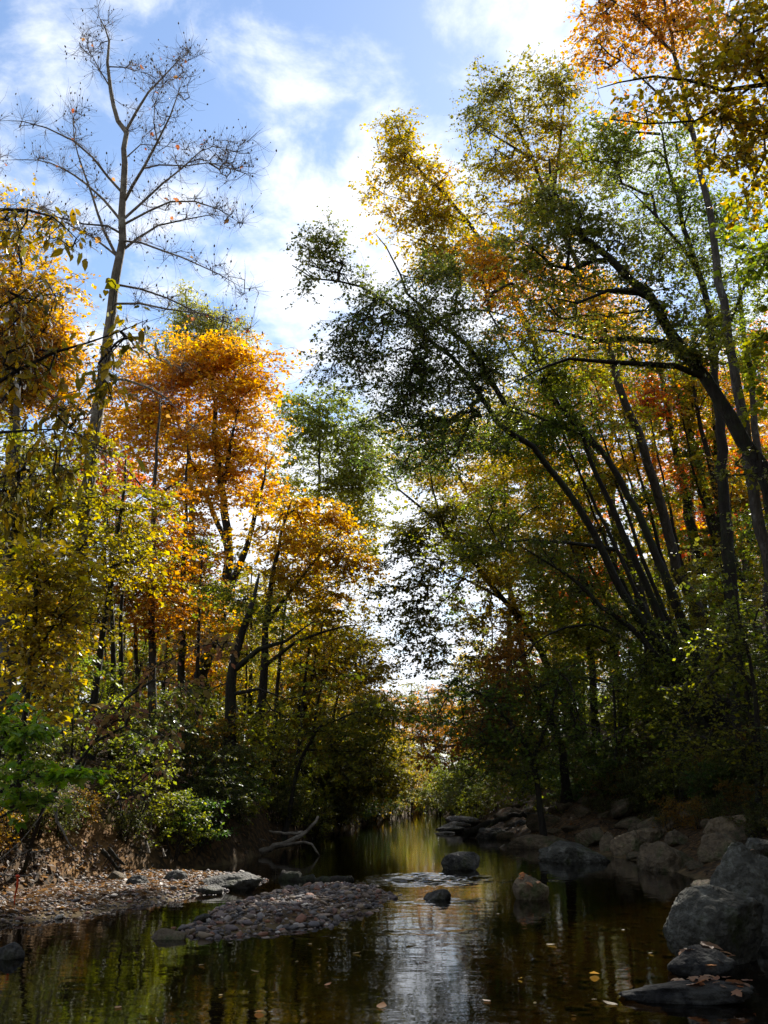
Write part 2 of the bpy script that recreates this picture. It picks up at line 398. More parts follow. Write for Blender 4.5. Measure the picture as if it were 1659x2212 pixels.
def ground_mat():
    m, N, L = new_mat('forest floor')
    out = N.new('ShaderNodeOutputMaterial'); bs = N.new('ShaderNodeBsdfPrincipled'); L.new(bs.outputs[0], out.inputs[0])
    bs.inputs['Roughness'].default_value = 0.95; bs.inputs['Specular IOR Level'].default_value = 0.15
    tco = N.new('ShaderNodeTexCoord')
    vo = N.new('ShaderNodeTexVoronoi'); vo.inputs['Scale'].default_value = 12; L.new(tco.outputs['Object'], vo.inputs['Vector'])
    cr = N.new('ShaderNodeValToRGB'); e = cr.color_ramp.elements
    e[0].color = (.020, .015, .010, 1); e[1].color = (.13, .075, .032, 1)
    q = e.new(.4); q.color = (.045, .030, .016, 1); q = e.new(.7); q.color = (.075, .045, .02, 1)
    sp = N.new('ShaderNodeSeparateColor'); L.new(vo.outputs['Color'], sp.inputs[0]); L.new(sp.outputs[0], cr.inputs[0])
    nz = N.new('ShaderNodeTexNoise'); nz.inputs['Scale'].default_value = 1.1; nz.inputs['Detail'].default_value = 6; L.new(tco.outputs['Object'], nz.inputs['Vector'])
    mr = N.new('ShaderNodeMapRange'); mr.inputs['To Min'].default_value = .4; mr.inputs['To Max'].default_value = 1.3; L.new(nz.outputs['Fac'], mr.inputs['Value'])
    vm = N.new('ShaderNodeVectorMath'); vm.operation = 'SCALE'; L.new(cr.outputs[0], vm.inputs[0]); L.new(mr.outputs[0], vm.inputs['Scale'])
    # bare clay where the bank has slumped, silt on the creek bed
    at = N.new('ShaderNodeAttribute'); at.attribute_name = 'soil'
    s3 = N.new('ShaderNodeSeparateColor'); L.new(at.outputs['Color'], s3.inputs[0])
    nc = N.new('ShaderNodeTexNoise'); nc.inputs['Scale'].default_value = 4; nc.inputs['Detail'].default_value = 8; L.new(tco.outputs['Object'], nc.inputs['Vector'])
    cc = N.new('ShaderNodeValToRGB'); cc.color_ramp.elements[0].position = .3; cc.color_ramp.elements[1].position = .7
    cc.color_ramp.elements[0].color = (.055, .030, .012, 1); cc.color_ramp.elements[1].color = (.20, .11, .04, 1); L.new(nc.outputs['Fac'], cc.inputs[0])
    cb = N.new('ShaderNodeValToRGB'); cb.color_ramp.elements[0].position = .3; cb.color_ramp.elements[1].position = .72
    cb.color_ramp.elements[0].color = (.035, .025, .012, 1); cb.color_ramp.elements[1].color = (.12, .085, .04, 1); L.new(nc.outputs['Fac'], cb.inputs[0])
    def sharp(sock):
        a = N.new('ShaderNodeMath'); a.operation = 'MULTIPLY_ADD'; L.new(nc.outputs['Fac'], a.inputs[0]); a.inputs[1].default_value = .8; L.new(sock, a.inputs[2])
        b = N.new('ShaderNodeMapRange'); b.inputs['From Min'].default_value = .82; b.inputs['From Max'].default_value = 1.0; L.new(a.outputs[0], b.inputs['Value'])
        return b.outputs[0]
    m1 = N.new('ShaderNodeMix'); m1.data_type = 'RGBA'; L.new(sharp(s3.outputs[0]), m1.inputs['Factor']); L.new(vm.outputs[0], m1.inputs['A']); L.new(cc.outputs[0], m1.inputs['B'])
    m2 = N.new('ShaderNodeMix'); m2.data_type = 'RGBA'; L.new(sharp(s3.outputs[1]), m2.inputs['Factor']); L.new(m1.outputs['Result'], m2.inputs['A']); L.new(cb.outputs[0], m2.inputs['B'])
    L.new(m2.outputs['Result'], bs.inputs['Base Color'])
    bp = N.new('ShaderNodeBump'); bp.inputs['Strength'].default_value = .8; bp.inputs['Distance'].default_value = .04
    L.new(nc.outputs['Fac'], bp.inputs['Height']); L.new(bp.outputs[0], bs.inputs['Normal'])
    return m
M['ground'] = ground_mat()

RIFFLES = [(0.7, 17.0, 1.25, 1.25, .024), (2.0, 16.6, 1.5, .22, .012), (0.9, 13.9, 0.75, 0.45, .010), (-0.2, 11.1, 1.5, 0.35, .004)]
def water_mat():
    m, N, L = new_mat('creek water')
    out = N.new('ShaderNodeOutputMaterial')
    tco = N.new('ShaderNodeTexCoord')
    def noise(scale, stretch, detail=3, dist=0.0):
        mp = N.new('ShaderNodeMapping'); mp.inputs['Scale'].default_value = stretch
        L.new(tco.outputs['Object'], mp.inputs[0])
        nz = N.new('ShaderNodeTexNoise'); nz.inputs['Scale'].default_value = scale; nz.inputs['Detail'].default_value = detail; nz.inputs['Distortion'].default_value = dist
        L.new(mp.outputs[0], nz.inputs['Vector']); return nz.outputs['Fac']
    def bump(h, strength, dist, normal=None):
        bp = N.new('ShaderNodeBump'); bp.inputs['Distance'].default_value = dist
        if isinstance(strength, float): bp.inputs['Strength'].default_value = strength
        else: L.new(strength, bp.inputs['Strength'])
        L.new(h, bp.inputs['Height'])
        if normal is not None: L.new(normal, bp.inputs['Normal'])
        return bp.outputs[0]
    calm = noise(2.2, (1.0, 1.6, 1), 2)
    fine = noise(9.0, (1.0, 1.7, 1), 3, 0.4)
    n1 = bump(calm, 1.0, 0.0035)
    n2 = bump(fine, 1.0, 0.0006, n1)
    n3 = n2
    gl = N.new('ShaderNodeBsdfGlossy'); gl.inputs['Roughness'].default_value = 0.015; gl.inputs['Color'].default_value = (1, 1, 1, 1)
    L.new(n3, gl.inputs['Normal'])
    tr = N.new('ShaderNodeBsdfTransparent'); tr.inputs['Color'].default_value = (.22, .17, .065, 1)
    fr = N.new('ShaderNodeFresnel'); fr.inputs['IOR'].default_value = 1.333; L.new(n3, fr.inputs['Normal'])
    mx = N.new('ShaderNodeMixShader'); L.new(fr.outputs[0], mx.inputs[0]); L.new(tr.outputs[0], mx.inputs[1]); L.new(gl.outputs[0], mx.inputs[2])
    L.new(mx.outputs[0], out.inputs[0])
    return m
M['water'] = water_mat()

# ------------------------------------------------------------------ terrain
YS = np.array([-80, 0, 6, 11, 14, 16.5, 20, 25, 30, 38, 46, 55, 63, 72, 85, 110, 400.])
XL = np.array([-7, -6.6, -6.2, -5.4, -5.2, -4.6, -3.1, -2.5, -2.1, -0.9, 0.3, 1.8, 2.9, 4.6, 9, 20, 120.])
XR = np.array([4, 4.0, 4.1, 4.4, 4.9, 5.3, 5.5, 4.3, 3.3, 3.0, 2.75, 3.3, 4.0, 6.2, 11, 23, 124.])
w_big, w_med, w_sml = Wob(1, .12), Wob(2, .55), Wob(3, 2.2)

def bar_mask(x, y):
    """how far a spot is inside the gravel bars (positive inside)"""
    a = radians(15)
    u = (x + 1.05) * cos(a) - (y - 13.4) * sin(a); v = (x + 1.05) * sin(a) + (y - 13.4) * cos(a)
    isl = 1 - np.sqrt((u / 1.0) ** 2 + (v / 2.7) ** 2)
    shore = np.interp(y, [9, 10.6, 12, 13.5, 15, 16.8, 18], [-9, -5.6, -4.0, -3.2, -2.45, -1.9, -4.5])
    left = (shore - x) / 1.6
    return np.maximum(isl, np.minimum(left, 0.6)) + 0.10 * np.sin(x * 3.1 + 1.3 * y) * np.sin(y * 2.3 + 1) + .05 * np.sin(x * 7.1) * np.sin(6.2 * y)

def H(x, y):
    x = np.asarray(x, float); y = np.asarray(y, float)
    sh = x.shape; x = x.ravel(); y = y.ravel()
    xl = np.interp(y, YS, XL); xr = np.interp(y, YS, XR)
    p = np.stack([x, y, np.zeros_like(x)], 1)
    nb, nm, ns = w_big(p), w_med(p), w_sml(p)
    wid = np.maximum(xr - xl, .5); t = np.clip((x - xl) / wid, 0, 1)
    bed = -0.40 * np.sqrt(np.clip(4 * t * (1 - t), 0, 1)) + 0.05 * nm * np.clip(4 * t * (1 - t), 0, 1) + .015 * ns
    s = np.maximum(xl - x, 0)
    left = 1.35 * np.clip(s / 0.95, 0, 1) ** 0.8 + 0.25 * np.clip(s - .95, 0, 4) + 0.03 * np.clip(s - 4, 0, 60) + (0.10 * nm + .03 * ns) * np.clip(s, 0, 1) + .35 * nb * np.clip(s / 8, 0, 1)
    s2 = np.maximum(x - xr, 0)
    right = 0.42 * np.clip(s2, 0, 2.2) + 0.72 * np.clip(s2 - 2.2, 0, 16) + 0.45 * np.clip(s2 - 18, 0, 40) + 0.1 * np.clip(s2 - 58, 0, 200) + (0.10 * nm + .04 * ns) * np.clip(s2, 0, 1) + .7 * nb * np.clip(s2 / 10, 0, 1)
    h = np.where(s > 0, left, np.where(s2 > 0, right, bed))
    bm = bar_mask(x, y)
    bar = -0.12 + 0.30 * np.clip(bm + .35, 0, .8)
    h = np.where((s <= 0) & (bm > -.35), np.maximum(h, bar), h)
    return h.reshape(sh)

def h1(x, y): return float(H(np.array([x]), np.array([y]))[0])

def G(px, d, sink=0.15):
    """the spot of ground at distance d under picture column px"""
    z = 0.0; x = 0.0
    for _ in range(6):
        dep = d * CT + (z - EYE) * ST
        x = (px - CX) / FPX * dep; z = h1(x, d)
    return np.array((x, d, z - sink))

def axis_pts(segs):
    out = [np.arange(a, b, st) for a, b, st in segs]
    return np.concatenate(out + [[segs[-1][1]]])
gx = axis_pts([(-300, -60, 20), (-60, -16, 3), (-16, -8, .6), (-8, 8, .16), (8, 20, .5), (20, 60, 2.5), (60, 300, 20)])
gy = axis_pts([(-120, -10, 10), (-10, 6, .8), (6, 22, .17), (22, 40, .4), (40, 90, 1), (90, 150, 5), (150, 420, 30)])
X, Y = np.meshgrid(gx, gy)
Z = H(X, Y)
nx, ny = len(gx), len(gy)
i, j = np.meshgrid(np.arange(ny - 1), np.arange(nx - 1), indexing='ij')
F = np.stack([i * nx + j, i * nx + j + 1, (i + 1) * nx + j + 1, (i + 1) * nx + j], -1).reshape(-1, 4)
V = np.stack([X.ravel(), Y.ravel(), Z.ravel()], 1)
me = mesh_np('ground', V, F, M['ground'], smooth=True)
soil = np.zeros((len(V), 4), np.float32)
xl = np.interp(V[:, 1], YS, XL); xr = np.interp(V[:, 1], YS, XR)
s = xl - V[:, 0]
soil[:, 0] = np.exp(-((V[:, 1] - 16.3) / 1.2) ** 4) * np.exp(-((s - .45) / .5) ** 4) * 1.0
soil[:, 1] = np.clip(1 - (V[:, 2] - .0) / .10, 0, 1) * ((V[:, 0] > xl - .3) & (V[:, 0] < xr + .3))
soil[:, 3] = 1
at = me.attributes.new('soil', 'FLOAT_COLOR', 'POINT'); at.data.foreach_set('color', soil.ravel())
ground = link('ground', me, kind='structure'); ground['label'] = 'brown leaf strewn forest floor and creek banks'

wx = axis_pts([(-16, -4, 1.5), (-4, -1.6, .3), (-1.6, 3.6, .045), (3.6, 6, .3), (6, 36, 2.0)])
wy = axis_pts([(-20, 9, 2.0), (9, 10.4, .2), (10.4, 18.6, .05), (18.6, 22, .3), (22, 120, 2.0)])
X, Y = np.meshgrid(wx, wy)
def riffle(x, y):
    z = np.zeros_like(x)
    rq = np.random.default_rng(12)
    m = np.zeros_like(x)
    for (cx_, cy_, rx, ry, amp) in RIFFLES:
        q = 1 - ((x - cx_) / rx) ** 2 - ((y - cy_ - .18 * (x - cx_)) / ry) ** 2
        m = np.maximum(m, amp * np.clip(q, 0, 1) ** .7)
    for k in range(26):
        wl = rq.uniform(.14, .42); a = rq.normal(pi / 2, .75); kx, ky = cos(a) * 2 * pi / wl, sin(a) * 2 * pi / wl
        ph = rq.uniform(0, 6.28)
        z += wl * np.sin(kx * x + ky * y + ph + .8 * np.sin(1.7 * x + k) + .8 * np.sin(2.3 * y + 2 * k))
    z /= 26 ** .5 * .28
    broken = .5 + .5 * np.sin(3.1 * x + 1.1 * np.sin(4 * y)) * np.sin(5.3 * y + 1.4 * x)
    return m * z * (.35 + .65 * broken)
Z = riffle(X, Y)
nx, ny = len(wx), len(wy)
i, j = np.meshgrid(np.arange(ny - 1), np.arange(nx - 1), indexing='ij')
F = np.stack([i * nx + j, i * nx + j + 1, (i + 1) * nx + j + 1, (i + 1) * nx + j], -1).reshape(-1, 4)
water = link('water', mesh_np('water', np.stack([X.ravel(), Y.ravel(), Z.ravel()], 1), F, M['water'], smooth=True), kind='structure')
water['label'] = 'dark brown creek water with tree reflections'

# ------------------------------------------------------------------ trees
def grow(nodes0, dirs0, attract, seg, r, up=0.12, wig=0.05):
    """grow branches from stem nodes to every attractor; returns edges, tip weights"""
    n0 = len(nodes0)
    cap = n0 + int(len(attract) * 12) + 16
    N = np.zeros((cap, 3)); D = np.zeros((cap, 3)); Pn = np.full(cap, -1); n = n0
    N[:n0] = nodes0; D[:n0] = dirs0
    d0 = np.array([np.min(((nodes0 - a) ** 2).sum(1)) for a in attract])
    tips = np.zeros(len(attract), int)
    for ai in np.argsort(d0):
        a = attract[ai]
        v = a - N[:n]; dist = np.sqrt((v ** 2).sum(1)) + 1e-6
        cosn = (v * D[:n]).sum(1) / dist
        k = int(np.argmin(dist * (1.35 - 0.45 * cosn)))
        L_ = dist[k]; p0 = N[k]
        m = int(min(8, max(1, round(L_ / seg))))
        c = p0 + D[k] * L_ * 0.35 + np.array((0, 0, up * L_)) + r.normal(0, .06, 3) * L_
        prev = k
        for q in range(1, m + 1):
            t = q / m
            p = (1 - t) ** 2 * p0 + 2 * t * (1 - t) * c + t * t * a
            if q < m: p = p + r.normal(0, wig, 3) * seg
            if n >= cap: break
            N[n] = p; e = p - N[prev]; D[n] = e / (np.linalg.norm(e) + 1e-9); Pn[n] = prev; prev = n; n += 1
        tips[ai] = prev
    N, D, Pn = N[:n], D[:n], Pn[:n]
    w = np.zeros(n); np.add.at(w, tips, 1)
    for q in range(n - 1, n0 - 1, -1):
        if Pn[q] >= n0: w[Pn[q]] += w[q]
    return N, D, Pn, w, tips, n0

def build_tree(name, base, stems, attract, opt, label=None, cat='tree', group=None, seed=0):
    """stems: list of (path world (n,3), r0, r1). opt: pal, leaf, shape, count, cl, bark, tip, seg, ..."""
    r = np.random.default_rng(seed)
    base = np.asarray(base, float)
    root = link(name, None, loc=base)
    root.empty_display_size = .3
    if label: tag(root, label, cat, group)
    nodes, dirs = [], []
    bark = opt.get('bark', 'bark_dark')
    for si, (path, r0, r1) in enumerate(stems):
        L_ = np.concatenate([[0], np.cumsum(np.linalg.norm(np.diff(path, axis=0), axis=1))]); t = L_ / L_[-1]
        rad = r0 * (1 - t) ** opt.get('taper', .85) + r1
        if si == 0 and opt.get('flare', True):
            rad = rad * (1 + .55 * np.exp(-L_ / max(.25, 2 * r0)))
        jit = r.normal(0, 1, path.shape) * (r0 * .15); jit[0] = 0; jit[-1] = 0
        V, F = tube(path + jit - base, rad, 10 if r0 > .05 else 6, .07, seed + si)
        link('trunk' if si == 0 else 'limb', mesh_np('trunk' if si == 0 else 'limb', V, F, M[bark], smooth=True), root)
        k0 = opt.get('from', .35) if si == 0 else 0.15
        sel = t >= k0
        nodes.append(path[sel]); g = np.gradient(path, axis=0); g /= np.linalg.norm(g, axis=1)[:, None] + 1e-9; dirs.append(g[sel])
    nodes = np.vstack(nodes); dirs = np.vstack(dirs)
    if len(attract) == 0: return root
    N, D, Pn, w, tips, n0 = grow(nodes, dirs, attract, opt.get('seg', .45), r, opt.get('up', .12), opt.get('wig', .12))
    tipr = opt.get('tip', .005)
    rad = tipr * np.maximum(w, 1) ** .46
    k = np.arange(n0, len(N))
    pa = Pn[k]
    ra = np.where(pa >= n0, rad[np.maximum(pa, 0)], rad[k] * 1.15); ra = np.minimum(ra, rad[k] * 1.6)
    big = rad[k] > tipr * 2.2
    parts = []
    if big.any(): parts.append(prisms(N[pa[big]] - base, N[k[big]] - base, ra[big], rad[k[big]], 5))
    if (~big).any(): parts.append(prisms(N[pa[~big]] - base, N[k[~big]] - base, ra[~big], rad[k[~big]], 3))
    # fine side twigs off the outer wood
    nt = opt.get('twigs', 0)
    if nt:
        thin = k[rad[k] <= tipr * 4]
        q = r.choice(thin, nt)
        f = r.uniform(0, 1, nt)[:, None]
        A = N[Pn[q]] * (1 - f) + N[q] * f
        dv = D[q] + r.normal(0, .42, (nt, 3)) + np.array((0, 0, opt.get('twig_up', .25)))
        dv /= np.linalg.norm(dv, axis=1)[:, None]
        ln = r.uniform(.4, 1.2, nt)[:, None] * opt.get('twig_len', .5)
        B = A + dv * ln
        dv2 = dv + r.normal(0, .35, (nt, 3)) + np.array((0, 0, .2))
        C = B + dv2 * ln * .6
        parts.append(prisms(A - base, B - base, np.full(nt, tipr * .8), np.full(nt, tipr * .6), 3))
        parts.append(prisms(B - base, C - base, np.full(nt, tipr * .6), np.full(nt, tipr * .35), 3))
        LAST['tips'] = np.vstack([B, C])
    cnt = int(opt.get('count', 0))
    if cnt:
        cl = opt.get('cl', .3); lf = opt.get('leaf', .09); fl = opt.get('flat', .45)
        K = opt.get('sprays', 4); nt = len(attract) * K
        ti = np.repeat(np.arange(len(attract)), K); tp = tips[ti]
        f = r.uniform(0, 1, nt)[:, None]
        sb = N[np.maximum(Pn[tp], 0)] * (1 - f) + N[tp] * f
        g = r.normal(0, 1, (nt, 3)); g[:, 2] *= fl; g /= np.linalg.norm(g, axis=1)[:, None]
        sd = g + D[tp] * .45; sd[:, 2] *= min(1, fl * 1.6); sd /= np.linalg.norm(sd, axis=1)[:, None] + 1e-9
        sl = (cl * r.uniform(1.0, 3.0, nt))[:, None]
        mid = sb + sd * sl * .55 + np.array((0, 0, .04)) * sl; end = sb + sd * sl - np.array((0, 0, .12)) * sl
        if len(attract) > 130:
            parts.append(prisms(sb - base, end - base, np.full(nt, tipr * .65), np.full(nt, tipr * .25), 3)); mid = (sb + end) / 2
        else:
            parts.append(prisms(sb - base, mid - base, np.full(nt, tipr * .7), np.full(nt, tipr * .5), 3))
            parts.append(prisms(mid - base, end - base, np.full(nt, tipr * .5), np.full(nt, tipr * .25), 3))
        li = r.integers(0, nt, cnt); ci = ti[li]
        t = r.uniform(.08, 1.04, cnt)[:, None]
        pos = sb[li] * (1 - t) ** 2 + 2 * mid[li] * t * (1 - t) + end[li] * t * t + r.normal(0, .30 * lf, (cnt, 3))
        side = np.cross(sd[li], (0, 0, 1.0)) * r.choice([-1, 1], cnt)[:, None]
        axis = sd[li] * .6 + side * .8 - np.array((0, 0, 1.0)) * np.abs(r.normal(opt.get('droop', .25), .3, cnt))[:, None]
        wob = Wob(seed + 50, opt.get('palscale', .35))
        tcl = .5 + .22 * wob(attract) + r.normal(0, .10, len(attract)) + opt.get('palshift', 0)
        if 'pal_dir' in opt: tcl = tcl + (attract @ np.asarray(opt['pal_dir'], float)) - np.median(attract @ np.asarray(opt['pal_dir'], float))
        cols = palette(opt['pal'], tcl[ci] + r.normal(0, .16, cnt)) * r.uniform(.7, 1.25, cnt)[:, None]
        V, F, c = leaves(pos - base, opt.get('leaf', .09), opt.get('shape', 'rhomb'), cols, r, opt.get('tilt', .65), opt.get('droop', .25), axis)
        npart = min(opt.get('leaf_parts', 0), cnt)
        if npart:      # leaves big enough in the picture to be picked out singly
            shp = opt['shape']; T, TF = LEAF[shp]; k_, m_ = len(T), len(TF)
            show = FRAME['s'] / np.maximum(pos[:, 1], 1) * np.where((pos[:, 0] / pos[:, 1] > -.415), 1, .01)
            pick = np.argsort(-show)[:npart]; rest = np.ones(cnt, bool); rest[pick] = False
            pool = [mesh_np('leaf', T, TF, M[opt.get('leafmat', 'leaf')], np.repeat(q_[None], m_, 0)) for q_ in palette(opt['pal'], np.linspace(.02, .98, 9))]
            tone = np.clip((tcl[ci[pick]] * 9 + r.normal(0, 1.2, npart)), 0, 8).astype(int)
            for q_, t_ in zip(pick, tone):
                lo_ = link('leaf', pool[t_], root)
                mt_ = Matrix(np.column_stack([FRAME['a'][q_], FRAME['b'][q_], FRAME['n'][q_]]) * FRAME['s'][q_]).to_4x4(); mt_.translation = Vector(pos[q_] - base)
                lo_.matrix_local = mt_
            V = V.reshape(cnt, k_, 3)[rest].reshape(-1, 3); c = c.reshape(cnt, m_, 3)[rest].reshape(-1, 3); F = F[:rest.sum() * m_]
        cr = link('crown', mesh_np('crown', V, F, M[opt.get('leafmat', 'leaf')], c), root, kind='stuff')
    V, F = join(parts)
    link('branches', mesh_np('branches', V, F, M[opt.get('twigmat', 'twig')]), root, kind='stuff')
    return root

def sample_blobs(blobs, spacing, r, gap=0.0, gseed=0, gscale=.5):
    """attractor points through ellipsoids given as (px, py, d, rx, ry, rd metres)"""
    out = []; area = 0
    for b in blobs:
        px, py, d, rx, ry = b[:5]
        c = P(px, py, d); m = pix(c)
        rd = b[5] if len(b) > 5 else .8 * m * math.sqrt(rx * ry)
        vol = 4 / 3 * pi * rx * ry * m * m * rd
        n = max(6, int(vol / spacing ** 3))
        q = r.normal(0, 1, (n, 3)); q /= np.linalg.norm(q, axis=1)[:, None]
        lump = 1 + .30 * Wob(int(r.integers(1 << 30)), 1.6)(q) * .8
        q *= ((r.uniform(0, 1, n) ** .45) * np.clip(lump, .45, 1.6))[:, None]
        out.append(np.array([P(px + a * rx, py + bb * ry, d + cc * rd) for a, bb, cc in q]))
        area += pi * rx * ry * m * m
    A = np.vstack(out)
    if gap > 0:
        wv = Wob(gseed, gscale)(A) + .8 * Wob(gseed + 1, gscale * 2.4)(A)
        A = A[wv > np.quantile(wv, gap)]
    return A, area

NTREE = [100]
def tree(name, label, stems, blobs, group=None, cat='tree', **o):
    """stems in picture columns/rows with distance; the first point of a trunk may be ('g', px, d)"""
    NTREE[0] += 7; seed = NTREE[0]; r = np.random.default_rng(seed)
    S = []
    for (pts, r0, r1) in stems:
        w = [G(p[1], p[2]) if p[0] == 'g' else P(*p) for p in pts]
        S.append((catmull(w, o.get('step', .5)), r0, r1))
    base = S[0][0][0].copy(); base[2] += .1
    blobs = [(b[0], b[1], b[2], b[3] * BLOB, b[4] * BLOB) + tuple(b[5:]) for b in blobs]
    o['lai'] = o.get('lai', 2.0) * LAI; o['cl'] = o.get('cl', .3) * 1.2; o['leaf'] = o.get('leaf', .09) * .97
    A, area = sample_blobs(blobs, max(.16, o.get('spacing', .7) * .62), r, o.get('gap', .2) * .75, seed, o.get('gscale', 1.3)) if blobs else (np.zeros((0, 3)), 0)
    gz = H(A[:, 0], A[:, 1]) if len(A) else np.zeros(0)
    if len(A): A = A[A[:, 2] > gz + .15]
    shape = o.get('shape', 'rhomb'); lf = o.get('leaf', .09)
    if 'count' not in o: o['count'] = int(o.get('lai', 2.0) * area / (lf * lf * LEAF_AREA[shape]))
    STAT.append((name, o['count'], len(A)))
    return build_tree(name, base, S, A, o, label, cat, group, seed)
STAT = []
BLOB, LAI = 1.24, .84
LAST = {}
#__CONTENT__
# ------------------------------------------------------------------ the bare tree on the left bank
def crop3(pts, d0, d1=None):
    n = len(pts); d1 = d0 if d1 is None else d1
    return [(x * .4, y * .4, d0 + (d1 - d0) * k / max(1, n - 1)) for k, (x, y) in enumerate(pts)]
D0 = 21.0
bare_stems = [
    ([('g', 118, D0)] + [(150, 1330, D0)] + crop3([(430, 2930), (505, 2330), (530, 2140), (580, 1900), (600, 1700), (625, 1480), (650, 1300), (668, 1150), (672, 1000), (672, 800), (675, 720), (640, 650), (600, 480), (585, 350), (592, 220), (560, 150), (535, 90)], D0), .195, .010),
]
limbs = [
    ([(675, 720), (690, 690), (740, 600), (800, 500), (880, 420), (960, 330), (1020, 280)], 0, .055),
    ([(675, 1080), (720, 1000), (780, 900), (850, 770), (920, 630), (960, 510), (990, 420)], -1.5, .062),
    ([(672, 1180), (760, 1100), (880, 990), (980, 910), (1080, 820), (1150, 790), (1220, 800)], 1.2, .048),
    ([(672, 1210), (800, 1140), (920, 1090), (1050, 1085), (1180, 1130), (1290, 1200)], -1.2, .045),
    ([(652, 1360), (740, 1290), (850, 1220), (1000, 1185), (1140, 1160), (1230, 1170)], 1.6, .046),
    ([(655, 1300), (760, 1310), (900, 1360), (1050, 1420), (1180, 1480), (1320, 1560)], -1.7, .036),
    ([(620, 1535), (760, 1560), (900, 1610), (1050, 1680), (1200, 1740), (1330, 1800)], 1.3, .040),
    ([(606, 1640), (760, 1640), (900, 1670), (1100, 1695), (1240, 1745)], -1.5, .042),
    ([(770, 910), (860, 890), (1000, 895), (1130, 880), (1240, 910), (1340, 930)], -2.2, .028),
    ([(668, 1050), (580, 950), (500, 850), (400, 760), (250, 690), (120, 655), (0, 650)], -1.2, .046),
    ([(660, 1200), (560, 1080), (460, 990), (340, 910), (200, 865), (0, 865)], 1.4, .050),
    ([(630, 1385), (560, 1250), (500, 1060), (450, 920), (400, 750), (390, 600)], .4, .058),
    ([(652, 1260), (580, 1220), (450, 1210), (330, 1180), (230, 1140)], -1.5, .038),
    ([(628, 1380), (500, 1280), (400, 1230), (250, 1130)], 1.5, .036),
    ([(550, 2045), (680, 2050), (800, 2090), (900, 2150), (1040, 2310)], -1.4, .046),
    ([(585, 1865), (760, 1880), (850, 1940), (1000, 2000)], 1.3, .036),
    ([(590, 360), (680, 365), (760, 390)], .6, .022),
    ([(600, 480), (540, 380), (480, 270), (430, 230)], -.6, .026),
    ([(850, 770), (830, 660), (835, 560), (880, 450)], -2.0, .02),
    ([(672, 860), (760, 780), (900, 790), (1000, 810)], 1.0, .022),
]
for pts, dd, rr in limbs:
    bare_stems.append((crop3(pts, D0, D0 + dd), rr * .72, .004))
bare_blobs = []
for pts, dd, rr in limbs:
    n = len(pts)
    for k, (x, y) in enumerate(pts):
        if k >= 1:
            bare_blobs.append((x * .4, y * .4, D0 + dd * k / (n - 1), 17 + 9 * k / n, 17 + 9 * k / n, .8))
bare_blobs += [(222, 60, D0, 26, 40, .7), (400, 130, D0, 24, 26, .8), (500, 340, D0 - 1, 40, 40, 1)]
bare_opt = dict(bark='bark_pale', twigmat='twig_bare', spacing=.50, gap=.15, count=90, pal=[(.22, .07, .035), (.26, .12, .06), (.26, .16, .05), (.14, .08, .045)], leaf=.10, cl=.12, seg=.22, tip=.0046, up=.25, wig=.28,
                twigs=3400, twig_len=.36, twig_up=.35, taper=.75, shape='lobed', leafmat='leaf', sprays=1, **{'from': .3})
bare = tree('tulip_tree', 'tall nearly leafless tree with pale trunk against the open sky', bare_stems, bare_blobs, **bare_opt)

def pods(root, tips, n, r, size, mat):
    """small upright seed cones on twig ends"""
    q = tips[r.choice(len(tips), n, replace=False)]
    parts = []
    b = np.array(root.location)
    t = np.array([(0, 0), (.55, .25), (.4, .65), (0, 1.0)])
    for p in q:
        s_ = size * r.uniform(.6, 1.2); ax = np.array((r.normal(0, .25), r.normal(0, .25), 1))
        A = np.array([p - b]); B = A + ax * s_ * .5; C = A + ax * s_
        parts.append(prisms(A, B, np.array([.15 * s_]), np.array([.33 * s_]), 5)); parts.append(prisms(B, C, np.array([.33 * s_]), np.array([.05 * s_]), 5))
    V, F = join(parts)
    return link('seed_cones', mesh_np('seed_cones', V, F, mat), root, kind='stuff')
pods(bare, LAST['tips'], 900, rng, .065, M['pod'])

# ------------------------------------------------------------------ left bank trees
orange = tree('maple_tree', 'big bright orange maple behind the bare tree, crown against the white cloud', [
    ([('g', 470, 33), (441, 1500, 33), (441, 1426, 33), (466, 1363, 33), (483, 1300, 33), (493, 1216, 33), (487, 1111, 33), (479, 1048, 33), (470, 985, 33), (462, 880, 33), (450, 760, 33)], .26, .02),
    ([(487, 1290, 33), (521, 1216, 32.6), (542, 1145, 32.3), (563, 1069, 32), (575, 1000, 32)], .13, .02),
    ([(490, 1180, 33), (450, 1080, 33.6), (400, 960, 34), (370, 860, 34)], .10, .015),
    ([(479, 1060, 33), (500, 950, 32.4), (520, 860, 32)], .09, .012),
], [(440, 800, 33, 120, 95), (340, 830, 33.5, 80, 95), (530, 800, 33, 70, 62), (520, 910, 33, 75, 75), (540, 1010, 32.5, 62, 52), (400, 930, 34, 115, 85), (300, 890, 34, 70, 60), (480, 1000, 33, 80, 60), (400, 1020, 34, 70, 45), (560, 1070, 34, 60, 40)],
    pal=ORANGE, leaf=.115, lai=2.9, spacing=.8, cl=.34, flat=.25, gap=.25, bark='bark_dark', tip=.006, pal_dir=(0, 0, .045))

tree('pine_tree', 'green pine top rising behind the orange maple', [
    ([('g', 425, 46), (415, 1200, 46), (405, 850, 46), (402, 625, 46)], .22, .02)],
    [(403, 650, 46, 34, 34), (420, 690, 46, 60, 40), (455, 720, 46, 70, 45), (430, 760, 46, 90, 50), (490, 730, 46, 40, 35)],
    pal=[(.10, .14, .03), (.18, .20, .04), (.28, .25, .04)], leaf=.14, lai=2.2, spacing=.7, cl=.28, flat=.8, shape='lance', gap=.3, tilt=.9)

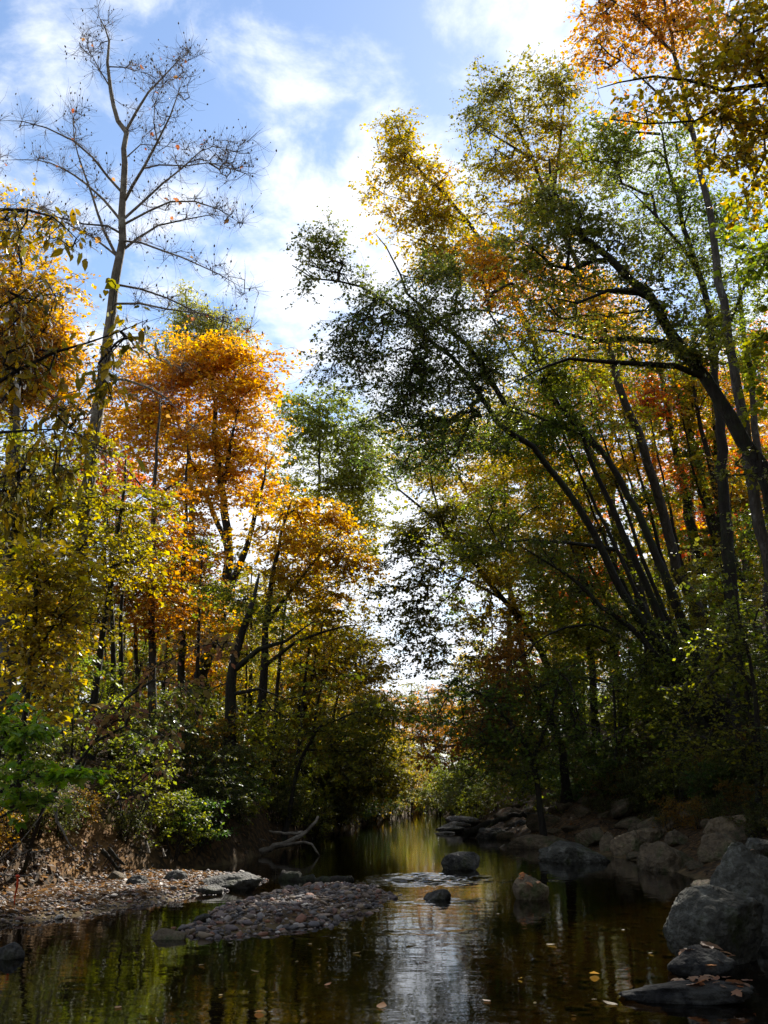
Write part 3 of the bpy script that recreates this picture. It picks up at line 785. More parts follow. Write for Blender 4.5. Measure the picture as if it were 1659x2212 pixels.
tree('oak_tree', 'golden orange tree filling the upper left edge behind dark leaves', [
    ([('g', -30, 25), (10, 1150, 25), (30, 900, 25), (40, 700, 25), (45, 480, 25)], .18, .02),
    ([(30, 900, 25), (80, 760, 24.5), (120, 640, 24)], .09, .012)],
    [(20, 560, 25, 85, 110), (60, 660, 25, 90, 100), (110, 740, 24.5, 85, 90), (40, 820, 25, 120, 100), (130, 840, 25, 70, 70), (-30, 700, 25, 90, 160)],
    pal=GOLD, leaf=.10, lai=2.3, spacing=.65, cl=.28, flat=.4, gap=.28, palshift=-.05)

tree('maple_tree', 'small red orange tree behind the bare trunk at mid height', [
    ([('g', 230, 38), (225, 1250, 38), (228, 1000, 38), (230, 900, 38)], .12, .02)],
    [(240, 940, 38, 60, 45), (200, 1000, 38, 70, 60), (270, 1010, 38, 55, 50), (230, 1080, 38, 80, 50)],
    pal=[(.46, .09, .02), (.52, .14, .02), (.40, .16, .02)], leaf=.12, lai=1.9, spacing=.8, cl=.34, flat=.35, gap=.3)

tree('ash_tree', 'slim straight tree in front of the orange maple, with sparse rusty yellow crown', [
    ([('g', 340, 26), (330, 1500, 26), (328, 1300, 26), (332, 1090, 26), (340, 960, 26), (345, 860, 26)], .12, .02),
    ([(332, 1085, 26), (290, 1030, 26), (255, 1000, 26)], .04, .006), ([(333, 1075, 26), (370, 1050, 25.5), (410, 1030, 25)], .04, .006)],
    [(340, 1060, 26, 60, 40), (280, 1080, 26, 60, 45), (330, 1130, 26, 60, 40), (290, 1170, 26, 70, 50), (370, 1180, 26, 60, 50), (320, 1260, 26, 95, 60), (270, 1320, 26, 80, 60), (360, 1330, 26, 70, 55)],
    pal=[(.36, .19, .024), (.40, .16, .024), (.26, .18, .024)], leaf=.10, lai=1.35, spacing=.75, cl=.28, flat=.3, gap=.35, bark='bark_grey')

tree('ash_tree', 'second slim trunk just right of the straight tree, crown yellow green', [
    ([('g', 385, 31), (392, 1440, 31), (396, 1250, 31), (402, 1060, 31), (405, 960, 31)], .13, .02)],
    [(420, 1070, 31, 60, 45), (480, 1110, 31, 55, 45), (400, 1160, 31, 60, 50), (430, 1220, 31, 75, 60), (390, 1300, 31, 80, 60), (450, 1330, 31, 60, 60)],
    pal=GOLD, palshift=-.1, leaf=.11, lai=1.5, spacing=.8, cl=.3, flat=.3, gap=.35, bark='bark_dark')

tree('maple_tree', 'yellow maple with forked dark trunk leaning over the creek at picture centre', [
    ([('g', 540, 27), (545, 1672, 27), (556, 1589, 27), (567, 1499, 27), (572, 1427, 27), (574, 1355, 27), (585, 1260, 27), (610, 1150, 27), (630, 1080, 27)], .15, .02),
    ([(570, 1440, 27), (639, 1387, 26.4), (693, 1366, 26), (747, 1351, 25.6), (785, 1350, 25.4)], .055, .008),
    ([(574, 1350, 27), (640, 1260, 26.6), (700, 1190, 26.3), (745, 1140, 26)], .06, .01)],
    [(690, 1110, 27, 75, 55), (640, 1150, 27, 85, 65), (720, 1190, 26.5, 75, 55), (650, 1260, 27, 75, 60), (720, 1270, 26.5, 62, 50), (770, 1200, 26.5, 26, 30), (600, 1190, 27.5, 45, 45), (680, 1350, 26.5, 70, 50)],
    pal=[(.17, .16, .02), (.34, .22, .024), (.45, .245, .024), (.50, .22, .022)], leaf=.10, lai=2.2, spacing=.7, cl=.27, flat=.32, gap=.3, pal_dir=(0, 0, .12))

tree('beech_tree', 'dark forked trunk with low level arm, olive foliage, near the driftwood', [
    ([('g', 492, 24), (497, 1540, 24), (500, 1480, 24), (507, 1430, 24), (521, 1363, 24), (546, 1292, 24.5), (560, 1240, 25)], .17, .03),
    ([(503, 1450, 24), (560, 1402, 23.6), (620, 1385, 23.2), (680, 1340, 23)], .075, .012),
    ([(500, 1500, 24), (560, 1488, 23.5), (620, 1510, 23)], .05, .008)],
    [(480, 1300, 25, 60, 45), (590, 1330, 24, 60, 45), (640, 1440, 23.5, 75, 45), (430, 1530, 24.5, 60, 45), (570, 1580, 24, 80, 50)],
    pal=G_OLIVE, leaf=.095, lai=1.2, spacing=.65, cl=.26, flat=.3, gap=.35)

tree('witch_hazel_tree', 'low bough of olive yellow leaves reaching out past the driftwood', [
    ([('g', 610, 25), (650, 1640, 25), (690, 1570, 24.9), (760, 1540, 24.6), (840, 1535, 24.2)], .06, .006), ([(660, 1620, 25), (720, 1620, 24.7), (790, 1625, 24.4)], .03, .005)],
    [(700, 1545, 25, 55, 40), (770, 1525, 24.6, 60, 40), (838, 1530, 24.3, 48, 34), (800, 1590, 24.5, 60, 34), (730, 1610, 25, 60, 40), (850, 1590, 24.3, 34, 26), (770, 1650, 24.6, 55, 30)],
    pal=[(.085, .11, .018), (.16, .165, .022), (.25, .215, .025), (.32, .22, .025)], leaf=.085, lai=1.5, spacing=.5, cl=.2, flat=.28, gap=.3)
for k, (st, d, bl, lab) in enumerate([
    ([(243, 1440), (241, 1300), (236, 1180), (225, 1080)], 22, [(225, 1130, 22, 60, 40), (260, 1230, 22, 50, 40)], 'thin twin sapling just right of the bare trunk'),
    ([(262, 1450), (262, 1320), (270, 1200), (285, 1100)], 22.4, [(285, 1140, 22.4, 55, 40)], 'thin leaning sapling beside the twin sapling'),
    ([(425, 1620), (428, 1400), (434, 1250), (440, 1150)], 28, [(430, 1190, 28, 50, 40), (460, 1280, 28, 50, 40)], 'slim dark stem left of the orange maple trunk'),
    ([(590, 1660), (600, 1480), (618, 1300), (640, 1180)], 29, [(650, 1190, 29, 60, 45), (610, 1280, 29, 50, 40)], 'slim dark stem just right of the yellow maple trunk'),
    ([(640, 1680), (652, 1540), (668, 1400), (695, 1260)], 30, [(700, 1270, 30, 60, 45), (660, 1390, 30, 55, 40)], 'slim dark stem second right of the yellow maple trunk'),
    ([(650, 1700), (672, 1600), (690, 1500), (720, 1400)], 31, [(720, 1420, 31, 60, 45), (760, 1480, 31, 50, 40)], 'curving stem low over the creek left of the sky gap'),
    ([(700, 1700), (712, 1600), (735, 1480), (770, 1380)], 33, [(770, 1400, 33, 50, 40), (740, 1500, 33, 55, 40)], 'last slim stem before the sky gap'),
    ([(300, 1570), (292, 1380), (286, 1230), (290, 1120)], 27, [(290, 1170, 27, 60, 45), (260, 1290, 27, 50, 40)], 'slim stem left of the straight rusty tree'),
]):
    tree('understory_tree', lab, [([('g', st[0][0], d)] + [(x, y, d) for x, y in st], .075, .01)], bl, pal=YEL, palshift=-.1, leaf=.085, lai=1.0, spacing=.6, cl=.22, flat=.3, gap=.3, twigs=150, twig_len=.7)

tree('oak_tree', 'distant green tree between orange maple and the pale sky gap', [
    ([('g', 690, 58), (685, 1300, 58), (690, 1000, 58), (690, 880, 58)], .24, .03)],
    [(650, 900, 58, 62, 46), (700, 890, 58, 62, 42), (740, 940, 58, 80, 55), (650, 980, 58, 70, 60), (770, 1000, 58, 75, 55), (700, 1040, 58, 90, 60), (800, 1060, 58, 45, 40), (640, 1080, 58, 60, 50), (740, 1110, 58, 70, 50), (800, 1120, 58, 40, 36), (780, 1180, 58, 45, 40), (660, 1150, 58, 60, 45)],
    pal=[(.12, .145, .026), (.20, .21, .032), (.30, .26, .032)], leaf=.17, lai=2.3, spacing=1.1, cl=.42, flat=.35, gap=.35, gscale=.9)

tree('maple_tree', 'dark green tree in the middle distance left of the sky gap', [
    ([('g', 640, 36), (650, 1560, 36), (670, 1480, 36), (690, 1380, 36), (700, 1300, 36)], .15, .02),
    ([(655, 1530, 36), (720, 1440, 35.5), (780, 1400, 35)], .06, .01)],
    [(720, 1380, 36, 75, 60), (690, 1460, 36, 100, 60), (770, 1460, 36, 70, 60), (800, 1530, 36, 65, 50), (720, 1540, 36, 110, 60), (640, 1570, 36, 80, 55), (800, 1400, 36, 38, 34), (770, 1330, 36, 34, 34), (840, 1500, 36, 36, 26), (790, 1270, 36, 24, 30), (815, 1440, 36, 26, 26)],
    pal=[(.045, .075, .016), (.085, .105, .016), (.17, .15, .018), (.26, .19, .018)], leaf=.11, lai=2.2, spacing=.75, cl=.3, flat=.3, gap=.3)

tree('maple_tree', 'low yellow olive tree overhanging the creek beyond the driftwood', [
    ([('g', 690, 33), (690, 1690, 33), (715, 1650, 33), (760, 1625, 32.6), (815, 1620, 32.3), (860, 1640, 32)], .10, .01),
    ([('g', 640, 33), (625, 1700, 33), (610, 1600, 33), (600, 1500, 33)], .10, .012)],
    [(760, 1600, 33, 90, 50), (700, 1660, 33, 100, 50), (800, 1670, 33, 75, 45), (640, 1640, 33, 80, 55), (850, 1700, 34, 45, 30), (730, 1715, 33, 90, 32), (830, 1550, 32, 50, 32), (880, 1545, 31.5, 36, 26), (850, 1600, 32, 48, 28), (790, 1520, 32.5, 50, 34)],
    pal=[(.10, .10, .015), (.19, .15, .016), (.28, .19, .018)], leaf=.10, lai=2.4, spacing=.6, cl=.26, flat=.28, gap=.3)

tree('sweetgum_tree', 'leafy yellow green sapling at the left edge below the bare trunk', [
    ([('g', 30, 15), (60, 1500, 14.4), (75, 1350, 14), (85, 1200, 14), (90, 1120, 14)], .06, .01),
    ([(72, 1420, 14), (130, 1330, 13.8), (190, 1280, 13.6)], .022, .004)],
    [(70, 1210, 14, 85, 50), (130, 1240, 14, 80, 45), (40, 1290, 14, 80, 60), (140, 1320, 14, 80, 55), (70, 1390, 14, 95, 60), (160, 1420, 14, 70, 55), (40, 1490, 13.5, 80, 60), (120, 1500, 13.5, 75, 50)],
    pal=[(.085, .12, .018), (.18, .18, .022), (.30, .23, .024), (.38, .25, .024)], leaf=.085, lai=1.9, spacing=.36, cl=.15, flat=.35, gap=.3, shape='ovate', tip=.004, seg=.25, leaf_parts=200)

tree('chestnut_tree', 'foreground branches with large dark drooping leaves at the left edge', [
    ([('g', -260, 9.5), (-220, 1300, 9.5), (-190, 1000, 9.5), (-150, 700, 9.4), (-90, 480, 9.2), (0, 452, 9), (60, 455, 8.8), (110, 470, 8.7), (150, 495, 8.6), (165, 515, 8.6)], .085, .004),
    ([(-180, 950, 9.5), (-60, 860, 9.2), (40, 800, 9), (120, 760, 8.8), (190, 740, 8.7), (260, 715, 8.6), (320, 690, 8.6)], .03, .003),
    ([(-185, 1000, 9.5), (-80, 940, 9.3), (60, 930, 9), (150, 925, 8.9)], .028, .003),
    ([(-160, 800, 9.4), (-60, 700, 9.2), (40, 640, 9), (90, 600, 9)], .026, .003),
    ([(-200, 1100, 9.5), (-90, 1060, 9.2), (40, 1020, 9), (120, 1000, 9)], .026, .003)],
    [(60, 478, 8.8, 75, 32, .3), (130, 520, 8.6, 40, 40, .25), (20, 500, 8.9, 50, 60, .3), (60, 650, 9, 60, 50, .4), (30, 760, 9, 70, 60, .4), (120, 780, 8.9, 75, 45, .35), (200, 770, 8.7, 55, 35, .3),
     (290, 710, 8.6, 50, 28, .25), (40, 870, 9, 80, 50, .4), (140, 890, 8.9, 70, 40, .35), (60, 970, 9, 90, 45, .4), (20, 1060, 9, 70, 50, .4), (120, 1030, 9, 50, 40, .3), (210, 840, 8.8, 50, 40, .3), (180, 960, 8.9, 40, 35, .3)],
    pal=[(.06, .065, .016), (.10, .095, .02), (.20, .14, .022), (.32, .18, .025)], leaf=.105, lai=.95, spacing=.24, cl=.12, flat=.6, gap=.25, shape='lance', droop=1.0, tip=.0032, seg=.2, flare=False, up=.02, leaf_parts=280)

tree('maple_sapling', 'bright green maple sapling at the left edge above the flagged bank', [
    ([('g', -190, 11), (-90, 1800, 10.4), (-10, 1680, 10), (10, 1580, 10)], .035, .006),
    ([(-20, 1720, 10), (60, 1680, 9.8), (130, 1670, 9.6), (190, 1662, 9.5)], .014, .003),
    ([(-28, 1780, 10), (40, 1745, 9.8), (110, 1730, 9.7)], .012, .003)],
    [(30, 1660, 9.8, 70, 26), (110, 1672, 9.6, 62, 22), (165, 1665, 9.5, 40, 16), (20, 1720, 9.8, 65, 28), (90, 1720, 9.7, 50, 22), (30, 1780, 9.8, 35, 30), (60, 1580, 10, 60, 28), (100, 1560, 10, 50, 24), (20, 1620, 10, 50, 26), (20, 1540, 10, 45, 30)],
    pal=G_BRIGHT, leaf=.07, lai=2.3, spacing=.2, cl=.085, flat=.25, gap=.2, shape='lobed', tip=.003, seg=.2, droop=.5, tilt=.35, flare=False, leaf_parts=280)

tree('dogwood_tree', 'arching dogwood with dull red leaves over the left bank', [
    ([('g', 50, 14.5), (95, 1740, 13.8), (135, 1690, 13.2), (190, 1620, 13), (270, 1510, 12.8), (340, 1440, 12.6), (420, 1400, 12.5), (490, 1385, 12.4)], .03, .004),
    ([(200, 1605, 13), (270, 1570, 12.6), (330, 1600, 12.4), (365, 1660, 12.3)], .02, .003),
    ([(270, 1510, 12.8), (330, 1470, 12.4), (390, 1480, 12.2), (425, 1520, 12.1)], .018, .003)],
    [(440, 1388, 12.5, 55, 22), (480, 1400, 12.4, 26, 26), (340, 1440, 12.5, 55, 24), (400, 1480, 12.2, 34, 26), (260, 1550, 12.7, 62, 30), (330, 1590, 12.4, 55, 26), (355, 1640, 12.3, 26, 30), (285, 1730, 12.4, 22, 26), (220, 1560, 12.8, 40, 30)],
    pal=DOG, leaf=.085, lai=.85, spacing=.25, cl=.10, flat=.5, gap=.2, shape='ovate', droop=.9, tip=.0035, seg=.25, flare=False, leaf_parts=180)
tree('oak_trunk_tree', 'rough grey trunk at the far left edge half hidden by leaves', [
    ([('g', 10, 19), (18, 1400, 19), (28, 1100, 19), (34, 950, 19), (40, 800, 19)], .15, .05)],
    [(20, 1080, 19, 90, 60), (90, 1120, 19, 80, 50)], pal=YEL, leaf=.09, lai=1.2, spacing=.6, cl=.25, flat=.4, bark='bark_grey')

# ------------------------------------------------------------------ right bank trees leaning over the creek
def c8(pts, d0, d1=None):
    n = len(pts); d1 = d0 if d1 is None else d1
    return [(995 + x * .4, 863 + y * .4, d0 + (d1 - d0) * k / max(1, n - 1)) for k, (x, y) in enumerate(pts)]
def c5(pts, d0, d1=None):
    n = len(pts); d1 = d0 if d1 is None else d1
    return [(1062 + x * .39, y * .39, d0 + (d1 - d0) * k / max(1, n - 1)) for k, (x, y) in enumerate(pts)]
def c4(pts, d0, d1=None):
    n = len(pts); d1 = d0 if d1 is None else d1
    return [(531 + x * .4, 133 + y * .4, d0 + (d1 - d0) * k / max(1, n - 1)) for k, (x, y) in enumerate(pts)]

tree('oak_tree', 'thick dark oak leaning in from the right edge with long level limbs', [
    ([('g', 1840, 15.5), (1760, 1300, 15.5), (1690, 1120, 15.5)] + c8([(1659, 470), (1600, 350), (1530, 230), (1450, 100)], 15.5) + c5([(1180, 2080), (1080, 1950), (990, 1820), (880, 1650), (760, 1540), (650, 1440), (560, 1350), (450, 1270), (370, 1120), (330, 1000), (320, 880)], 15.5), .20, .02),
    (c5([(1180, 2090), (1020, 2030), (800, 2015), (600, 2000), (430, 1990), (300, 2030), (100, 2130)], 15.5, 14.5), .055, .008),
    (c5([(1080, 1960), (960, 1900), (760, 1880), (560, 1890), (380, 1840), (200, 1820)], 15.5, 16.5), .07, .008),
    (c5([(880, 1660), (780, 1610), (640, 1610), (480, 1680), (330, 1650)], 15.5, 14.5), .05, .006),
    (c5([(850, 1630), (700, 1620), (560, 1610), (430, 1560), (360, 1520)], 15.5, 16.5), .045, .006),
    (c5([(650, 1440), (560, 1440), (450, 1490), (330, 1470), (230, 1380), (100, 1310)], 15.5, 15), .045, .006),
    (c5([(420, 1480), (440, 1300), (500, 1180), (560, 1060)], 15.2, 15), .03, .005)],
    [(1230, 420, 15.5, 90, 75), (1300, 500, 15.5, 80, 60), (1180, 500, 15.3, 80, 60), (1260, 600, 15.3, 90, 50), (1400, 560, 15.6, 70, 60), (1180, 650, 15, 85, 45), (1300, 700, 15.2, 90, 45), (1440, 680, 15.5, 60, 60),
     (1200, 740, 15.2, 90, 35), (1340, 770, 15.2, 95, 38), (1500, 760, 15.5, 70, 60), (1120, 560, 15.2, 60, 45), (1545, 1200, 13.6, 55, 40), (1580, 1110, 14.4, 50, 40), (1610, 1010, 15, 45, 40)],  # last clumps: a bough added to keep sun off the small dark rock
    pal=G_DARK, palshift=.15, leaf=.06, lai=1.45, spacing=.42, cl=.17, flat=.45, gap=.35, tip=.004, seg=.3, leafmat='leaf_dark')

tree('oak_tree', 'dark leafy oak reaching farthest left over the water from the leaning clump', [
    ([('g', 1560, 26)] + c8([(1300, 1650), (1150, 1430), (1000, 1230), (830, 960), (720, 720), (600, 530), (480, 380), (390, 250), (200, 130)], 26, 23) + [(1040, 860, 22.6)] + c4([(1110, 1590), (980, 1490), (880, 1380), (800, 1330), (620, 1220), (500, 1190), (360, 1170), (250, 1100)], 22.3, 20.5), .13, .012),
    (c4([(1400, 1850), (1200, 1530), (1050, 1420), (950, 1320), (870, 1250), (840, 1150), (760, 1000), (700, 930)], 22.6, 21), .07, .008),
    (c4([(950, 1460), (1050, 1390), (1180, 1340), (1300, 1345), (1480, 1390)], 22, 23), .05, .01)],
    [(700, 545, 20.8, 48, 62), (690, 510, 20.7, 36, 40), (672, 580, 20.7, 30, 36), (735, 540, 20.8, 42, 44), (690, 620, 20.8, 42, 36), (700, 660, 20.9, 40, 40), (740, 600, 20.8, 70, 50), (800, 660, 21, 85, 60), (720, 700, 21, 55, 45), (740, 790, 21.3, 62, 50), (830, 760, 21.5, 90, 60), (900, 690, 21.5, 75, 60), (820, 850, 21.8, 90, 52), (930, 820, 22, 95, 65),
     (980, 720, 22, 80, 60), (900, 920, 22, 85, 50), (1020, 900, 22.5, 90, 60), (960, 590, 22, 60, 55), (1060, 800, 22.5, 80, 65), (780, 920, 22, 45, 35), (860, 990, 23, 60, 40), (960, 980, 23, 70, 45)],
    pal=G_DARK, palshift=.2, leaf=.066, lai=1.6, spacing=.5, cl=.2, flat=.45, gap=.33, tip=.005, seg=.35, twigs=500, twig_len=.7, leafmat='leaf_dark')

tree('oak_tree', 'second stem of the leaning clump, olive crown above the arching branch', [
    ([('g', 1575, 26.3)] + c8([(1250, 1500), (1030, 1080), (960, 900), (880, 720), (800, 530), (700, 330), (660, 190), (560, 60), (470, -80), (400, -220)], 26.3, 25), .125, .02),
    (c8([(830, 810), (700, 790), (560, 770), (280, 765), (120, 820), (0, 865)], 26, 24), .06, .008),
    (c8([(660, 190), (500, 130), (330, 60), (150, 0)], 25.6, 24.5), .05, .008)],
    [(1200, 800, 25, 80, 60), (1130, 740, 25, 70, 50), (1080, 960, 25, 85, 55), (1180, 930, 25.3, 80, 55), (1010, 1180, 24.5, 75, 42), (1110, 1180, 25, 80, 42), (1150, 1060, 25.3, 80, 60), (1060, 1080, 25, 70, 50), (1250, 870, 25.5, 70, 55)],
    pal=G_OLIVE, palshift=.1, leaf=.075, lai=1.4, spacing=.55, cl=.22, flat=.4, gap=.38, tip=.005)

tree('oak_tree', 'stoutest stem of the leaning clump, rising through the yellow crowns', [
    ([('g', 1590, 27)] + c8([(1350, 1600), (1180, 1150), (1060, 850), (960, 620), (860, 430), (760, 290), (650, 150), (480, 0), (380, -120), (250, -300), (150, -480)], 27, 26), .14, .025),
    (c8([(760, 290), (640, 160), (590, 20), (560, -120)], 26.6, 27), .08, .01)],
    [(1100, 640, 26, 80, 65), (1150, 560, 26, 70, 60), (1220, 700, 26.5, 80, 60), (1050, 560, 26, 60, 55), (1290, 640, 26.6, 70, 60)],
    pal=[(.11, .12, .02), (.24, .19, .024), (.38, .23, .026), (.44, .20, .024)], leaf=.085, lai=1.8, spacing=.6, cl=.25, flat=.4, gap=.35, bark='bark_dark')

tree('hickory_tree', 'golden topped tree with bare looking tips rising left of the green crowns', [
    ([('g', 1440, 31)] + [(1395, 1330, 31), (1330, 1130, 31), (1250, 930, 30.5), (1150, 730, 30), (1080, 580, 29.6), (1010, 480, 29.3), (940, 400, 29), (880, 330, 29), (850, 250, 29)], .20, .015),
    ([(1010, 480, 29.3), (900, 440, 29), (830, 420, 28.8)], .05, .008), ([(1080, 580, 29.6), (960, 540, 29.2), (860, 500, 29)], .05, .008)],
    [(860, 330, 29, 55, 60), (845, 265, 29, 26, 34), (880, 260, 29, 24, 34), (900, 390, 29, 80, 60), (830, 410, 28.8, 48, 42), (950, 440, 29.3, 70, 60), (890, 470, 29, 65, 45), (980, 530, 29.3, 75, 60), (930, 560, 29, 55, 45), (1060, 590, 29.6, 70, 55)],
    pal=[(.18, .19, .024), (.30, .235, .024), (.38, .25, .026), (.40, .19, .035)], leaf=.10, lai=1.75, spacing=.7, cl=.26, flat=.5, gap=.3, pal_dir=(-.03, 0, .05), bark='bark_grey')

tree('poplar_tree', 'tall pale stemmed tree with airy yellow green top against the blue sky', [
    ([('g', 1510, 30)] + c8([(1350, 1300), (1250, 1080), (1150, 850), (1100, 620), (1060, 480), (1010, 330), (960, 170), (880, 0)], 30, 28) + [(1310, 740, 28), (1255, 590, 27.5), (1190, 440, 27), (1145, 330, 27), (1110, 240, 27), (1090, 180, 27)], .19, .015),
    ([(1190, 440, 27), (1210, 320, 27), (1220, 200, 27)], .07, .01), ([(1145, 340, 27), (1080, 300, 26.6), (1030, 270, 26.5)], .045, .008)],
    [(1080, 190, 27, 52, 45), (1140, 170, 27, 60, 45), (1040, 250, 27, 45, 45), (1120, 270, 27, 72, 50), (1210, 180, 27, 60, 50), (1060, 340, 27, 55, 50), (1190, 270, 27, 65, 50), (1130, 360, 27, 70, 50), (1050, 430, 27, 60, 55), (1150, 450, 27, 70, 50), (1230, 350, 27, 60, 55), (1070, 500, 27, 55, 40)],
    pal=[(.055, .075, .016), (.12, .125, .018), (.24, .20, .022), (.30, .20, .02)], leaf=.085, lai=1.55, spacing=.6, cl=.23, flat=.5, gap=.33, bark='bark_grey')

tree('sweetgum_tree', 'orange leaved tree at the top right where the sun breaks through', [
    ([('g', 1700, 21), (1660, 1250, 21), (1620, 1000, 21), (1570, 700, 21), (1530, 450, 21), (1490, 250, 21), (1450, 80, 21), (1430, -40, 21), (1420, -120, 21)], .16, .015),
    ([(1500, 290, 21), (1420, 200, 20.5), (1340, 130, 20.2)], .05, .008), ([(1460, 120, 21), (1380, 40, 20.5), (1320, 0, 20.2)], .045, .008)],
    [(1300, 60, 20.5, 60, 60), (1290, 130, 20.5, 45, 45), (1380, 30, 20.6, 75, 50), (1380, 120, 20.6, 80, 55), (1470, 60, 21, 80, 60), (1460, 170, 21, 75, 50), (1360, 210, 20.6, 70, 45), (1550, 40, 21, 70, 60), (1450, -60, 21, 130, 70), (1320, -40, 20.5, 60, 45)],
    pal=[(.30, .19, .03), (.46, .24, .04), (.50, .20, .05), (.48, .15, .06)], leaf=.095, lai=1.0, spacing=.55, cl=.22, flat=.45, gap=.32, shape='rhomb', bark='bark_grey')

tree('elm_tree', 'near branch of yellow olive leaves across the top right corner', [
    ([('g', 2150, 11.5), (2080, 1300, 11.5), (1980, 700, 11.5), (1900, 350, 11.5), (1800, 230, 11.5), (1659, 187, 11.5), (1569, 195, 11.5), (1491, 175, 11.4), (1413, 168, 11.3), (1340, 180, 11.2), (1290, 192, 11.2)], .13, .005),
    ([(1620, 190, 11.5), (1500, 262, 11.3), (1400, 268, 11.2), (1300, 255, 11), (1270, 262, 11)], .02, .004),
    ([(1950, 600, 11.5), (1800, 350, 11.4), (1659, 285, 11.3), (1560, 275, 11.2)], .03, .004)],
    [(1560, 140, 11.4, 85, 55), (1640, 110, 11.5, 75, 70), (1480, 210, 11.3, 75, 40), (1580, 240, 11.3, 80, 45), (1650, 260, 11.4, 70, 70), (1400, 215, 11.2, 65, 32), (1620, 350, 11.4, 70, 60), (1540, 330, 11.3, 60, 45), (1640, 20, 11.5, 90, 60), (1640, 460, 11.5, 60, 70), (1700, 600, 11.5, 90, 90)],
    pal=[(.10, .11, .018), (.19, .17, .022), (.30, .22, .024), (.38, .20, .024)], leaf=.075, lai=1.45, spacing=.36, cl=.14, flat=.4, gap=.35, shape='ovate', tip=.0035, seg=.28, flare=False)

tree('oak_tree', 'tall straight oak beside the leaning oak, dense green mid crown', [
    ([('g', 1600, 24), (1570, 1150, 24), (1552, 900, 24), (1530, 663, 24), (1499, 565, 24), (1468, 448, 24), (1440, 350, 24), (1420, 260, 24)], .19, .02),
    ([(1499, 565, 24), (1420, 470, 23.6), (1360, 410, 23.3)], .06, .01), ([(1540, 780, 24), (1600, 640, 24), (1640, 540, 24)], .06, .01)],
    [(1340, 300, 24, 75, 60), (1430, 300, 24, 75, 60), (1290, 370, 24, 65, 55), (1380, 400, 24, 80, 60), (1480, 400, 24, 80, 65), (1300, 290, 24, 60, 50), (1560, 470, 24, 80, 75), (1430, 500, 24, 70, 55), (1500, 570, 24, 80, 60), (1600, 620, 24, 75, 75), (1540, 700, 24, 70, 60)],
    pal=G_OLIVE, palshift=.05, leaf=.072, lai=1.2, spacing=.6, cl=.23, flat=.45, gap=.38)

tree('oak_tree', 'straight dark trunk on the hillside second from the right edge', [
    ([('g', 1580, 37)] + c8([(1490, 1270), (1420, 1000), (1370, 700), (1320, 480), (1270, 280), (1220, 100), (1180, -80), (1140, -280)], 37, 36), .24, .06)],
    [(1500, 850, 37, 70, 60), (1440, 760, 37, 70, 55), (1540, 960, 37, 60, 50)], pal=GOLD, palshift=-.1, leaf=.11, lai=1.2, spacing=.9, cl=.36, flat=.4, gap=.35)
tree('oak_tree', 'straight dark trunk on the hillside with red leaves behind it', [
    ([('g', 1560, 36)] + c8([(1420, 1250), (1330, 1000), (1270, 780), (1220, 560), (1180, 350), (1130, 130), (1100, -60), (1060, -260)], 36, 35), .22, .06)],
    [(1410, 800, 35, 60, 55), (1380, 900, 35.4, 60, 50), (1350, 700, 35, 65, 55)], pal=YEL, leaf=.11, lai=1.3, spacing=.9, cl=.36, flat=.4, gap=.35)
tree('ash_tree', 'slender leaning trunk on the hillside nearest the right edge', [
    ([('g', 1650, 33)] + c8([(1560, 1100), (1470, 850), (1420, 650), (1360, 400), (1300, 150), (1250, -100)], 33, 33), .15, .05)],
    [(1560, 820, 33, 70, 60), (1620, 900, 33, 60, 60), (1600, 1060, 33, 70, 60)], pal=GOLD, leaf=.10, lai=1.2, spacing=.8, cl=.32, flat=.4, gap=.35, palshift=-.15)
tree('ash_tree', 'pale grey trunk high on the hillside in the right corner', [
    ([('g', 1690, 30), (1680, 1200, 30), (1640, 1000, 30), (1625, 860, 30), (1605, 700, 30), (1590, 560, 30)], .15, .04)],
    [(1620, 780, 30, 60, 60), (1640, 1150, 30, 60, 60), (1600, 700, 30, 60, 60)], pal=G_OLIVE, leaf=.09, lai=1.2, spacing=.75, cl=.3, flat=.4, gap=.35, bark='bark_grey')

tree('beech_tree', 'leaning tree right of the sky gap, leaves back lit olive and gold', [
    ([('g', 1275, 33)] + [(1251, 1583, 33), (1219, 1503, 33), (1187, 1443, 33), (1147, 1371, 33), (1087, 1295, 32.7), (1027, 1223, 32.4), (960, 1140, 32), (900, 1090, 31.7), (860, 1055, 31.5), (845, 1000, 31.5)], .15, .015),
    ([(960, 1140, 32), (935, 1060, 32), (925, 990, 32)], .05, .008), ([(1087, 1295, 32.7), (1000, 1250, 32), (930, 1230, 31.5)], .05, .008)],
    [(880, 1170, 31.7, 60, 55), (960, 1110, 32, 70, 55), (930, 1010, 32, 52, 40), (900, 1260, 32, 58, 50), (970, 1220, 32, 75, 60), (1030, 1140, 32.4, 70, 60), (930, 1340, 32, 55, 50), (1010, 1330, 32.4, 85, 60), (1080, 1240, 32.6, 75, 60), (960, 1420, 32.4, 55, 45), (865, 1215, 31.5, 40, 45), (880, 1330, 31.8, 38, 42), (905, 1440, 32, 32, 30), (850, 1160, 31, 44, 34), (825, 1195, 30.8, 36, 20), (852, 1270, 31.3, 42, 34), (830, 1335, 31.2, 38, 22), (875, 1390, 31.8, 36, 30), (850, 1440, 31.6, 30, 18), (1050, 1420, 32.6, 85, 55), (1120, 1350, 33, 70, 60)],
    pal=[(.05, .065, .014), (.10, .105, .016), (.21, .165, .018), (.33, .19, .018)], leaf=.095, lai=1.75, spacing=.7, cl=.27, flat=.35, gap=.36)

